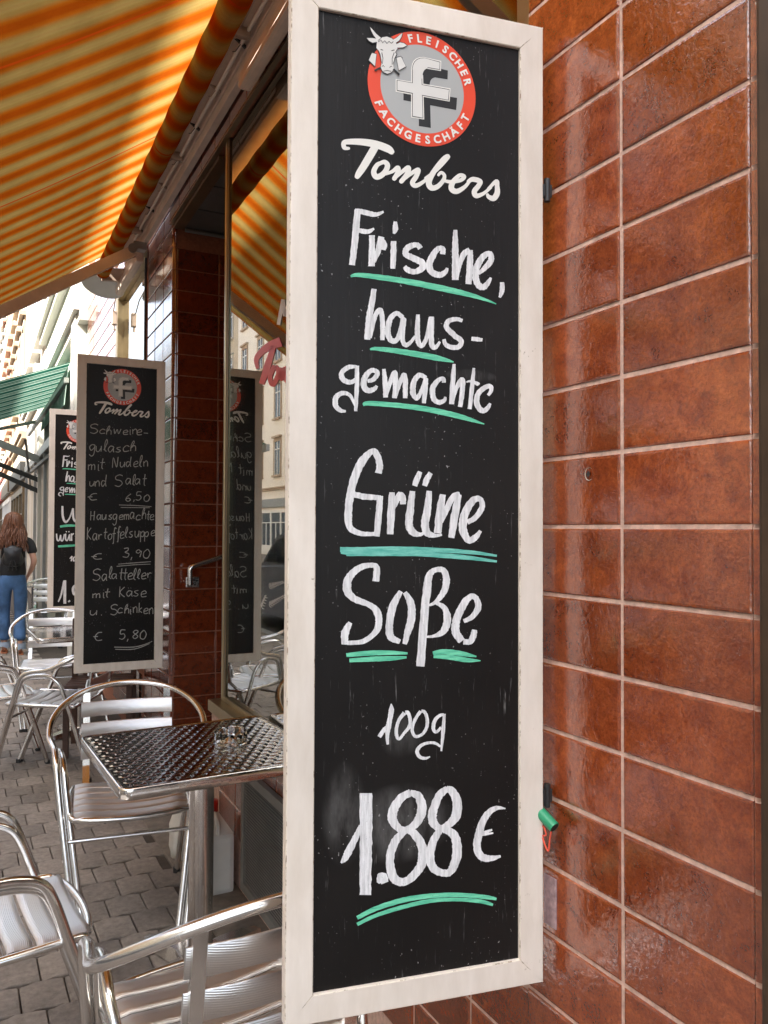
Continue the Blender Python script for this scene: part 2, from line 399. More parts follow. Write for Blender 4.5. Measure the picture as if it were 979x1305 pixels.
# ================================================================== TILES
def tile_mesh(w, h, mat, name='tile', round_end=False, d=.012, c=.0035):
    m = MB(); a, bb = w/2, h/2
    L = [(0.012, a, bb), (c*.6, a, bb), (c*.15, a-c*.5, bb-c*.5), (0, a-c*1.4, bb-c*1.4)]
    vs = []; fs = []
    for x, p, q in L: vs += [(x, -p, -q), (x, p, -q), (x, p, q), (x, -p, q)]
    for i in range(3):
        for k in range(4): k2 = (k+1) % 4; fs.append((i*4+k, (i+1)*4+k, (i+1)*4+k2, i*4+k2))
    fs.append((12, 15, 14, 13))
    m.add(vs, fs, False); return m.build(name, mat)
JT = .0075
proto_near = tile_mesh(.25-JT, .125-JT, 'tile_glaze'); proto_far = tile_mesh(.25-JT, .125-JT, 'tile_glaze_far')
def lay(parent, proto, off, plane, origin, u0, u1, z0, z1, wob=.004, skip=None, phase=.0055):
    """rows of tiles; plane 'x': faces -x at x=origin, running along y; plane 'y': faces -y at y=origin, running along x"""
    n = int(round((u1-u0)/.25)); k0 = int(math.ceil((z0-phase)/.125-1e-6)); k1 = int(math.floor((z1-phase)/.125+1e-6))
    for i in range(n):
        for k in range(k0, k1):
            u = u0+.125+.25*i; z = phase+.125*k+.0625
            if skip and skip(u, z): continue
            j = random.uniform
            if plane == 'x': loc = (origin-off[0]+j(-.0008, .0008), u-off[1], R(z)-off[2]); rot = (j(-.002, .002), j(-wob, wob), j(-wob, wob))
            else: loc = (u-off[0], origin-off[1]+j(-.0008, .0008), R(z)-off[2]); rot = (j(-wob, wob), 0, math.pi/2+j(-wob, wob))
            inst(proto, parent, loc, rot)
# near pier (world frame), two tiles wide, at the right of the picture
XP = .973; off = (1.1, .988, 0)
pier = thing('tiled_pier', 'glossy brown tiled wall pier beside the big chalkboard, at the right edge', 'tiled wall', off)
m = MB(); m.box((XP+.003, .742, -.01), (1.6, 1.2345, R(2.9))); m.box((XP+.005, .7235, -.01), (XP+.10, .7415, R(2.9))); m.build('core', 'grout', pier, off)
lay(pier, proto_near, off, 'x', XP, .738, 1.238, -1.45, 2.8)
# rounded nosing tiles at the near edge of the pier
nose = MB(); pr = [(XP+.016-.016*math.cos(math.pi/2*k/6), .7375-.016*math.sin(math.pi/2*k/6)) for k in range(7)]
for z in (-(.125-JT)/2, (.125-JT)/2): nose.v += [(x-off[0], y-off[1], z) for x, y in pr]
for k in range(6): nose.f.append([k, 7+k, 8+k, k+1]); nose.mi.append(0); nose.sm.append(True)
no = nose.build('nosing_tile', 'tile_glaze', pier)
for i, k in enumerate(range(-11, 22)):
    o = no if i == 0 else inst(no, pier, (0, 0, 0)); o.location = (0, 0, R(.0055+.125*k+.0625))
m = MB(); m.box((XP-.012, .22, .0), (1.3, .7215, R(2.9)), .006); m.m = 0
o = m.build('metal_pilaster', 'brown_metal', None, (1.1, .45, 0)); o.location = (1.1, .45, 0); tag(o, 'dark brown painted metal pilaster with paint specks beside the tiled pier', 'pilaster')
m = MB(); m.lathe([(.0, -.001), (.006, -.002), (.009, -.0015), (.0105, .0)], (0, 0, 0), 10)
hole = m.build('drill_hole', 'interior_cream', pier); hole.rotation_euler = (0, -math.pi/2, 0)
v = ray(751, 604); q = v*(XP/v.x); hole.location = (XP-.0008-off[0], q.y-off[1], R(q.z)-off[2]); hole.scale = (1.15, 1, 1); label(hole, 'chipped drill hole in a tile')
m = MB(); m.lathe([(.0, -.0012), (.0045, -.0012)], (0, 0, 0), 8); h2 = m.build('hole_dark', 'black_rubber', hole); h2.location = (0, 0, .0028)  # black disc standing in for the shade inside the hole
# ---- plinth under the shop window (facade frame)
XL = .955; off = (1.05, 2.4, 0)
pl = fthing('window_plinth', 'brown tiled plinth wall with vent grille under the shop window', 'wall', off)
m = MB(); m.box((XL+.003, 1.215, -.01), (1.9, 3.60, R(-.83))); m.build('core', 'grout', pl, off)
lay(pl, proto_near, off, 'x', XL, 1.216, 3.466, -1.38, -.82, phase=-.008)
# vent grille
ga, gb, gz0, gz1 = 2.30, 3.06, -1.40, -.93; xg = XL-.012
m = MB()
for a, bq in (((xg-.012, ga, R(gz0)), (xg+.01, gb, R(gz0+.035))), ((xg-.012, ga, R(gz1-.035)), (xg+.01, gb, R(gz1))), ((xg-.012, ga, R(gz0+.0355)), (xg+.01, ga+.035, R(gz1-.0355))), ((xg-.012, gb-.035, R(gz0+.0355)), (xg+.01, gb, R(gz1-.0355)))):
    m.box(a, bq, .002)
gf = m.build('grille_frame', 'louvre_grey', pl, off)
m = MB(); m.box((xg+.0, ga+.036, R(gz0+.036)), (xg+.008, gb-.036, R(gz1-.036))); m.build('backing', 'black_metal', gf, off)
m = MB(); n = 34
for i in range(n):
    z = gz0+.045+(gz1-gz0-.09)*i/(n-1); m.bar((xg-.006, ga+.036, R(z)), (xg-.006, gb-.036, R(z)), .007, .003, (1, 0, .6))
o = m.build('louvre_slats', 'louvre_grey', pl, off); o['kind'] = 'stuff'
# ---- shop window: sill, frame, pane, head
XG = 1.005; off = (1.1, 2.5, 0)
sw = fthing('shop_window', 'large shop window pane mirroring the orange awning, in brass coloured frame', 'window', off)
Y0, Y1, Z0, Z1 = 1.245, 3.565, -.775, 1.80
m = MB(); m.box((XG, Y0+.05, R(Z0)), (XG+.008, Y1-.012, R(Z1))); m.build('pane', 'pane', sw, off)
m = MB(); m.box((XG-.012, Y1-.008, R(Z0+.001)), (XG+.03, Y1+.014, R(Z1+.02)), .002); m.m = 1; m.box((XG-.008, Y1-.030, R(Z0+.001)), (XG-.001, Y1-.0085, R(Z1)), .002); m.build('mullion', ['gold_metal', 'brown_frame'], sw, off)
m = MB(); m.box((XG-.055, Y0-.0, R(Z0-.035)), (XG+.06, Y0+.05, R(Z1+.3)), .004); label(m.build('mullion', 'gold_metal', sw, off), 'brass frame post hidden mostly by the big chalkboard')
m = MB(); m.box((XG-.060, Y0+.06, R(Z0-.05)), (XG+.05, Y1+.06, R(Z0-.0)), .004); m.m = 0
m.box((XG-.012, Y0+.06, R(Z0+.0005)), (XG-.001, Y1-.013, R(Z0+.022)), .002)
m.build('sill', 'gold_metal', sw, off)
m = MB(); m.box((XG-.012, Y0+.055, R(Z1)), (XG+.04, Y1+.02, R(Z1+.03)), .003); m.build('head_trim', 'brown_frame', sw, off)
m = MB(); m.tube([(XG-.004, Y0+.06, R(Z1-.004)), (XG-.004, Y1-.02, R(Z1-.004))], .0035, 6); m.build('seal', 'white_paint', sw, off)
# lettering on the glass
def glassribbon(mb, pts, ox, oy, sc, X):
    P = smooth_path([(ox+x/sc, oy+y/sc, ww/sc) for x, y, ww in pts], 5); L = []; Rr = []
    for i, p in enumerate(P):
        a = P[max(i-1, 0)]; b2 = P[min(i+1, len(P)-1)]; d = Vector((b2.x-a.x, b2.y-a.y)); d.normalize(); nn = Vector((-d.y, d.x))
        for s_, lst in ((1, L), (-1, Rr)):
            q = ray(p.x+nn.x*s_*p.z/2, p.y+nn.y*s_*p.z/2)
            xl = q.x*math.cos(FA)-q.y*math.sin(FA); q = q*(X/xl); lst.append((X, q.x*math.sin(FA)+q.y*math.cos(FA), R(q.z)))
    n = len(L); mb.add(L+Rr, [(i, i+1, n+i+1, n+i) for i in range(n-1)])
m = MB()
for st in ([(262,428,8),(260,400,14),(288,372,20),(322,358,26)], [(304,368,12),(288,420,18),(272,468,14)], [(306,420,12),(294,450,12),(302,470,12),(316,440,12),(308,420,8)], [(322,425,8),(322,455,12),(334,425,12),(336,462,12),(348,420,14)]):
    glassribbon(m, st, 200, 260, 2.04, XG-.002)
m.build('red_lettering', 'letter_red', sw, off)
m = MB()
for st in ([(316,314,9),(328,248,9)], [(328,250,9),(332,292,9)], [(332,292,9),(350,236,9)], [(350,236,9),(346,300,9)]):
    glassribbon(m, st, 200, 260, 2.04, XG-.003)
m.build('white_lettering', 'letter_white', sw, off)
m = MB()
def fern(bx, by, dx, dy, n):
    for i in range(n):
        t = i/n; x, y = bx+dx*t, by+dy*t; l = 13*(1-t*.7)
        glassribbon(m, [(x, y, 1.2), (x+dx*.06-dy/abs(dx+.1)*0-3, y-l, 2.6), (x+2, y-l*1.6, .6)], 300, 560, 3.84, XG-.002)
        glassribbon(m, [(x, y, 1.2), (x+6, y+l*.6, 2.4), (x+12, y+l*.8, .6)], 300, 560, 3.84, XG-.002)
    glassribbon(m, [(bx, by, 1.5), (bx+dx*.5, by+dy*.5-4, 1.5), (bx+dx, by+dy, 1)], 300, 560, 3.84, XG-.002)
fern(165, 812, 82, -52, 10); fern(165, 722, 70, -26, 9); fern(128, 820, 22, -60, 5)
m.build('frosted_fern', 'letter_white', sw, off)
# room behind the pane
off = (2.2, 2.5, 0)
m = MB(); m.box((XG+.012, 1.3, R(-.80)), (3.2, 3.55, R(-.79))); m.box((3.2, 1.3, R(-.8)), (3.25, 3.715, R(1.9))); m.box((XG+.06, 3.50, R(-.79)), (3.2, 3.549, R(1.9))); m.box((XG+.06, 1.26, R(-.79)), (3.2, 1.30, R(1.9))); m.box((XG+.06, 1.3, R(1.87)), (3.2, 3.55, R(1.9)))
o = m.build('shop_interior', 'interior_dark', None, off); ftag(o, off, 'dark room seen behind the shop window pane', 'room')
# plant behind the pane
base = (1.16, 3.33, R(-.785)); 
pt = fthing('potted_plant', 'leafy green plant standing behind the shop window pane', 'plant', base)
m = MB(); m.lathe([(0, 0), (.06, 0), (.08, .13), (.07, .13), (.06, .11), (0, .11)], base, 20); m.build('pot', 'interior_cream', pt, base)
m = MB()
tips = [(1.13, 3.38, .045), (1.13, 3.30, -.09), (1.15, 3.24, -.14), (1.14, 3.36, -.22), (1.17, 3.18, -.30), (1.15, 3.28, .12)]
for t_ in tips: m.tube(smooth_path([base, (base[0]+.01, (base[1]+t_[1])/2+.01, R(t_[2])-.25), (t_[0], t_[1], R(t_[2]))], 5), .003, 5)
m.build('stem', 'green_leaf', pt, base)
for i, t_ in enumerate(tips):
    for q in range(3):
        m = MB(); L = .11; n = 6; ang = (i*1.3+q*2.1); c = Vector((t_[0], t_[1], R(t_[2])-.07*q)); d = Vector((.15*math.sin(ang*2), math.cos(ang), .35*math.sin(ang))).normalized(); sd = Vector((0.3, 0, 1)).cross(d).normalized().cross(d).normalized()
        vs = []
        for k in range(n+1):
            u = k/n; ww = .028*math.sin(math.pi*u**.8); p = c+d*(u*L)+Vector((0, 0, -.03*u*u)); vs += [p-sd*ww, p+Vector((0, 0, -.004)), p+sd*ww]
        m.add(vs, [(3*k+a, 3*k+3+a, 3*k+4+a, 3*k+1+a) for k in range(n) for a in (0, 1)], True); m.build('leaf', 'green_leaf', pt, base)
# ---- fascia over window and entrance
off = (1.1, 4.0, R(1.77))
fa = fthing('tiled_fascia', 'brown tiled fascia band above the entrance, behind the awning rail', 'wall', off)
XF = .975
m = MB(); m.box((XF+.0045, 1.22, R(1.7755)), (1.5, 4.70, R(3.4))); m.build('core', 'grout_shaded', fa, off)
m = MB(); m.box((XF-.002, 1.22, R(1.765)), (XF+.02, 4.70, R(1.775)), .002); m.build('edge_trim', 'brown_frame', fa, off)
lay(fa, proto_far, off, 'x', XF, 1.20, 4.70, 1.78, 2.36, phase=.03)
m = MB(); m.box((XF+.052, 1.30, R(1.80)), (XG+.05, 3.69, R(1.83))); m.box((XF+.02, 3.70, R(1.745)), (1.055, 4.69, R(1.764)), .002); m.build('lintel', 'brown_frame', fa, off)
# ---- entrance: soffit panels, reveal, side
off = (1.6, 4.3, R(1.75))
en = fthing('entrance_ceiling', 'dark panelled ceiling of the recessed shop entrance', 'ceiling', off)
for i in range(4):
    m = MB(); y1 = 4.69-.33*i; m.box((1.06, y1-.315, R(1.755)), (2.5, y1, R(1.775)), .003); m.build('panel', 'dark_soffit', en, off)
m = MB(); m.box((1.056, 3.3, R(1.778)), (2.5, 4.71, R(1.80))); m.build('backing', 'black_metal', en, off)
m = MB(); m.tube([(1.06, 4.67, R(1.74)), (2.4, 4.67, R(1.74))], .012, 8); m.build('edge_trim', 'grey_steel', en, off)
off = (2.5, 4.2, 0)
dr = fthing('shop_door', 'dark glazed shop door at the back of the entrance recess', 'door', off)
m = MB(); m.box((2.45, 3.72, 0), (2.5, 3.80, R(1.75)), .004); m.box((2.45, 4.60, 0), (2.5, 4.69, R(1.75)), .004); m.box((2.45, 3.801, R(1.65)), (2.5, 4.599, R(1.75)), .004); m.box((2.45, 3.801, 0), (2.5, 4.599, .2), .004); m.build('door_frame', 'brown_frame', dr, off)
m = MB(); m.box((2.47, 3.80, .2), (2.48, 4.60, R(1.65))); m.build('door_pane', 'car_glass', dr, off)
# pillar beyond the entrance, tiled on the street side and in the reveal
XPF, YPF = 1.0, 4.705; off = (1.3, 5.1, 0)
pp = fthing('tiled_pillar', 'dark brown tiled pillar between the entrance and the far window', 'tiled wall', off)
m = MB(); m.box((XPF+.0045, YPF+.0045, -.01), (2.6, 5.545, R(3.4))); m.build('core', 'grout_shaded', pp, off)
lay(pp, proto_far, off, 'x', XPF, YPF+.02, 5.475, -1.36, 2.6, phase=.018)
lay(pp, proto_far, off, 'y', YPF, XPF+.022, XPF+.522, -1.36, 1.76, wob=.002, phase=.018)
nose = MB(); pr = [(XPF+.020-.020*math.sin(math.pi/2*k/6)*1, YPF+.018-.018*math.cos(math.pi/2*k/6)) for k in range(7)]
for z in (-(.125-JT)/2, (.125-JT)/2): nose.v += [(x-off[0], y-off[1], z) for x, y in pr]
for k in range(6): nose.f.append([k, k+1, 8+k, 7+k]); nose.mi.append(0); nose.sm.append(True)
no = nose.build('nosing_tile', 'tile_glaze_far', pp)
for i, k in enumerate(range(-11, 21)):
    o = no if i == 0 else inst(no, pp, (0, 0, 0)); o.location = (0, 0, R(.018+.125*k+.0625))
# handrail on the reveal
off = (1.18, 4.62, R(-.22))
hr = fthing('handrail', 'brushed steel handrail bracketed to the tiled entrance reveal', 'handrail', off)
m = MB(); m.tube(smooth_path([(1.095, 4.61, R(-.325)), (1.093, 4.61, R(-.255)), (1.098, 4.61, R(-.228)), (1.125, 4.61, R(-.214)), (1.22, 4.61, R(-.184)), (1.364, 4.61, R(-.137)), (2.0, 4.61, R(.07))], 5), .015, 12); m.build('rail', 'alu_tube', hr, off)
m = MB(); m.box((1.09, 4.69, R(-.345)), (1.165, 4.703, R(-.285)), .003); m.tube([(1.10, 4.61, R(-.315)), (1.12, 4.69, R(-.315))], .009, 8); pt_ = m.build('bracket', 'alu_slat', hr, off)
m = MB(); m.tube([(1.15, 4.689, R(-.305)), (1.15, 4.6855, R(-.305))], .005, 8); m.tube([(1.14, 4.689, R(-.33)), (1.14, 4.6855, R(-.33))], .005, 8); m.build('screw', 'black_metal', hr, off)
# window beyond the pillar
off = (1.1, 6.1, 0)
w2 = fthing('far_shop_window', 'tall window with brass frame beyond the tiled pillar, reflecting pale sky', 'window', off)
m = MB(); m.box((1.03, 5.55, R(-.9)), (1.04, 6.70, R(1.83))); m.build('pane', 'pane', w2, off)
m = MB(); m.box((.985, 6.69, R(-.9)), (1.06, 6.80, R(1.84)), .004); m.box((.985, 5.552, R(1.835)), (1.06, 6.80, R(1.90)), .004); m.build('frame', 'gold_metal', w2, off)
m = MB(); m.box((.992, 5.546, R(-.9)), (1.05, 5.575, R(1.834)), .003); m.build('side_post', 'black_metal', w2, off)
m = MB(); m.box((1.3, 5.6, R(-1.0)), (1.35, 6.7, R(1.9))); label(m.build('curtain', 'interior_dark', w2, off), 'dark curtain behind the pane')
off = (1.3, 7.8, 0)
tf = fthing('tiled_facade', 'brown tiled shopfront wall beyond the far window, shining white with sky', 'tiled wall', off)
m = MB(); m.box((XPF+.0045, 6.805, -.01), (2.6, 8.80, R(3.4))); m.box((XPF+.0045, 5.548, R(1.905)), (2.6, 6.804, R(3.4))); m.box((XPF+.0045, 5.548, -.01), (2.6, 6.804, R(-.91))); m.build('core', 'grout_shaded', tf, off)
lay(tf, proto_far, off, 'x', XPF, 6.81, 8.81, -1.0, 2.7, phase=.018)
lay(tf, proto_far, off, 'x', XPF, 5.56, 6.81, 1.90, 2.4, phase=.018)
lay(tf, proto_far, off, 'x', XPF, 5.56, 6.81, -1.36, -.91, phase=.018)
for o in (proto_near, proto_far): bpy.data.objects.remove(o)
# ================================================================== ORANGE AWNING
off = (.9, 3.9, R(1.8))
aw = fthing('orange_awning', 'orange and cream striped folding arm awning overhead, lit by a band of sun', 'awning', off)
XR, ZR, RR = .772, 1.822, .050
YA, YB = 1.55, 5.74; TAN = .655; X0A = .750; Z0A = 1.866; XE = -.72
m = MB(); nx, ny = 40, 60; vs = []
for i in range(nx+1):
    for j in range(ny+1):
        x = X0A+(XE-X0A)*i/nx; y = YA+(YB-YA)*j/ny; u = i/nx
        z = Z0A-(X0A-x)*TAN - .03*math.sin(math.pi*u) + .004*math.sin(y*9+x*2)*math.sin(math.pi*u) + .006*math.exp(-((y-3.1-.2*u)/.03)**2)*math.sin(math.pi*min(1, u*2)) - .006*math.exp(-((y-4.3-.3*u)/.03)**2)*math.sin(math.pi*min(1, u*2))
        vs.append((x, y, R(z)))
m.add(vs, [(i*(ny+1)+j, (i+1)*(ny+1)+j, (i+1)*(ny+1)+j+1, i*(ny+1)+j+1) for i in range(nx) for j in range(ny)], True)
m.build('cloth', 'orange_cloth', aw, off)
m = MB(); m.tube([(XR, YA+(5.95-YA)*k/60, R(ZR)) for k in range(61)], [RR+.002*math.sin(k*1.7) for k in range(61)], 20); m.build('cloth_roll', 'orange_cloth', aw, off)
m = MB(); m.tube([(XR, 5.95, R(ZR)), (XR, 6.02, R(ZR))], .035, 12); m.bar((XR, 6.03, R(ZR)), (.95, 6.03, R(ZR+.02)), .03, .09); m.bar((XR, YA-.03, R(ZR)), (.95, YA-.03, R(ZR+.02)), .03, .09); m.build('end_bracket', 'beige_dark', aw, off)
m = MB(); m.box((.842, YA, R(1.905)), (.862, 6.0, R(1.925)), .003); m.build('torsion_bar', 'beige_dark', aw, off)
m = MB(); m.box((.878, YA, R(1.925)), (.918, 6.0, R(1.965)), .004); m.box((.925, YA, R(1.90)), (.970, 6.0, R(2.02)), .003); m.build('mounting_rail', 'beige_metal', aw, off)
m = MB(); m.tube(smooth_path([(.905, 1.6+.35*k, R(1.915)-(.006 if k % 2 else 0)) for k in range(12)], 4), .008, 6); m.build('cable', 'white_plastic', aw, off)
for k in range(9):
    y = 2.3+.37*k; m = MB(); m.bar((.87, y, R(1.935)), (.925, y+.01, R(1.905)), .010, .012); m.tube([(.90, y, R(1.907)), (.885, y+.02, R(1.885)), (.88, y+.04, R(1.893))], .002, 5); m.build('cable_tie', 'black_metal' if k % 3 else 'beige_dark', aw, off)
for (ya, yb) in ((1.3, 3.08), (5.38, 6.25)):
    m = MB(); m.box((.900, ya, R(1.745)), (.955, yb, R(1.815)), .016); m.box((.93, ya, R(1.836)), (.968, yb-.02, R(1.90)), .003); label(m.build('arm_housing', 'beige_metal', aw, off), 'rounded beige metal housing under the rail')
m = MB(); m.box((.742, YA, R(1.922)), (.876, 6.30, R(1.937)), .003); m.box((.877, YA, R(1.968)), (.922, 6.30, R(1.978)), .002); m.box((.868, YA, R(1.9375)), (.8765, 6.30, R(1.976))); m.build('sun_baffle', 'beige_metal', aw, off)  # added cover, shaped to stop sun leaking between cloth roll and rail
m = MB(); m.box((.935, YA, R(1.85)), (.968, 6.02, R(1.898)), .003); m.build('wall_plate', 'beige_metal', aw, off)
for y in (2.95, 4.1, 5.25):
    m = MB(); m.box((.835, y, R(1.885)), (.915, y+.025, R(1.925)), .005); m.bar((.84, y+.01, R(1.87)), (.93, y+.05, R(1.95)), .012, .012); m.build('wall_bracket', 'beige_dark', aw, off)
for y in (2.12, 5.18):
    m = MB(); m.bar((.86, y, R(1.745 if y > 3 else 1.83)), (-.30, y, R(1.00 if y > 3 else 1.14)), .035, .065); m.build('folding_arm', 'beige_metal', aw, off)
    m = MB(); m.tube([(-.30, y-.03, R(.99 if y > 3 else 1.13)), (-.30, y+.09, R(.99 if y > 3 else 1.13))], .04, 14); m.bar((-.30, y+.06, R(.99 if y > 3 else 1.13)), (XE+.03, y-.35, R(Z0A-(X0A-XE)*TAN)), .03, .05); m.build('fore_arm', 'beige_metal', aw, off)
    m = MB(); m.tube([(.845, y-.035, R(1.75)), (.845, y+.05, R(1.75))], .028, 14); m.box((.85, y-.03, R(1.75)), (.93, y+.04, R(1.80)), .006); m.build('arm_joint', 'grey_steel', aw, off)
zf = Z0A-(X0A-XE)*TAN
m = MB(); m.box((XE-.05, YA-.03, R(zf-.05)), (XE+.01, YB+.03, R(zf+.03)), .01); m.build('front_bar', 'beige_metal', aw, off)
# lamp dish and cable box at the far end
off = (.82, 6.25, R(1.83))
o = MB(); o.lathe([(.0, .09), (.03, .09), (.05, .06), (.11, .03), (.155, -.035), (.15, -.04), (.10, .01), (0, .04)], off, 40)
o = o.build('outdoor_lamp', 'white_plastic', None, off); o.location = Fw(*off); o.rotation_euler = (rad(-12), rad(14), 0); tag(o, 'round pale dish lamp hanging behind the far end of the orange awning', 'lamp')
off = (.95, 6.66, R(1.66)); m = MB(); m.box((.935, 6.63, R(1.62)), (.975, 6.68, R(1.73)), .006); m.tube([(.945, 6.64, R(1.72)), (.94, 6.5, R(1.80)), (.93, 6.25, R(1.84))], .005, 6); m.tube([(.95, 6.655, R(1.62)), (.95, 6.655, R(1.58))], .01, 8)
o = m.build('switch_box', 'beige_dark', None, off); ftag(o, off, 'small cable switch box on brass window frame under the awning end', 'switch box')
# ================================================================== CHALKBOARDS
BW, BH, FWD, BT = .470, 1.743, .047, .028
TH = .0068                                    # writing surface lies this far behind the frame's face
def board_frame(L, Rt, zt, zb):
    """local frame: x from the street side to the wall side, z up from the bottom edge, front at y = 0"""
    ang = math.atan2(Rt[1]-L[1], Rt[0]-L[0]); return dict(o=Vector((L[0], L[1], R(zb))), ang=ang, d=Vector((math.cos(ang), math.sin(ang), 0)), n=Vector((math.sin(ang), -math.cos(ang), 0)))
def to_board(B, x, y):
    v = ray(x, y); o = B['o'] - Vector((0, 0, CH)) - B['n']*TH
    q = v*(o.dot(B['n'])/v.dot(B['n'])); r_ = q-o; return r_.dot(B['d']), r_.z
R1 = (.945, 1.153); d1 = Vector((-.982, .189, 0)).normalized()
B1 = board_frame((R1[0]+d1.x*BW, R1[1]+d1.y*BW), R1, .928, -.815)
B2 = board_frame((.576, 4.637), (1.050, 4.617), .952, -.791)
B3 = board_frame((.697, 7.392), (1.168, 7.375), 1.022, -.721)
LAY = [0]
def ribbon(mb, B, pts, ox, oy, sc, sub=6, jit=.0, mapper=None, capr=False, wk=1.0):
    """a pen stroke lying on the board: points are x, y, width read off the sign's lettering"""
    P = smooth_path([(ox+x/sc, oy+y/sc, ww*wk/sc) for x, y, ww in pts], sub) if len(pts) > 2 else [Vector((ox+x/sc, oy+y/sc, ww*wk/sc)) for x, y, ww in pts]
    if len(pts) == 2:
        a, b2 = P; P = [a.lerp(b2, k/5) for k in range(6)]
    if capr:
        d = (P[0]-P[1]); d.z = 0; d.normalize(); w0 = P[0].z; P = [Vector((P[0].x+d.x*w0*.42, P[0].y+d.y*w0*.42, w0*.45)), Vector((P[0].x+d.x*w0*.25, P[0].y+d.y*w0*.25, w0*.8))] + P
        d = (P[-1]-P[-2]); d.z = 0; d.normalize(); w0 = P[-1].z; P = P + [Vector((P[-1].x+d.x*w0*.25, P[-1].y+d.y*w0*.25, w0*.8)), Vector((P[-1].x+d.x*w0*.42, P[-1].y+d.y*w0*.42, w0*.45))]
    L = []; Rr = []; LAY[0] = (LAY[0]+1) % 12; yy = TH-.00025-.00006*LAY[0]
    for i, p in enumerate(P):
        a = P[max(i-1, 0)]; b2 = P[min(i+1, len(P)-1)]; d = Vector((b2.x-a.x, b2.y-a.y)); d = d.normalized() if d.length > 1e-6 else Vector((1, 0)); nn = Vector((-d.y, d.x))
        for s_, lst in ((1, L), (-1, Rr)):
            h = p.z/2*s_*(1+random.uniform(-jit, jit)); x, z = (mapper or to_board)(B, p.x+nn.x*h, p.y+nn.y*h); lst.append((x, yy-6e-6*i, z))
    n = len(L); mb.add(L+Rr, [(i, i+1, n+i+1, n+i) for i in range(n-1)])
def S(t): return [[tuple(float(q) for q in p.split(',')) for p in st.split(';')] for st in t.split('|')]
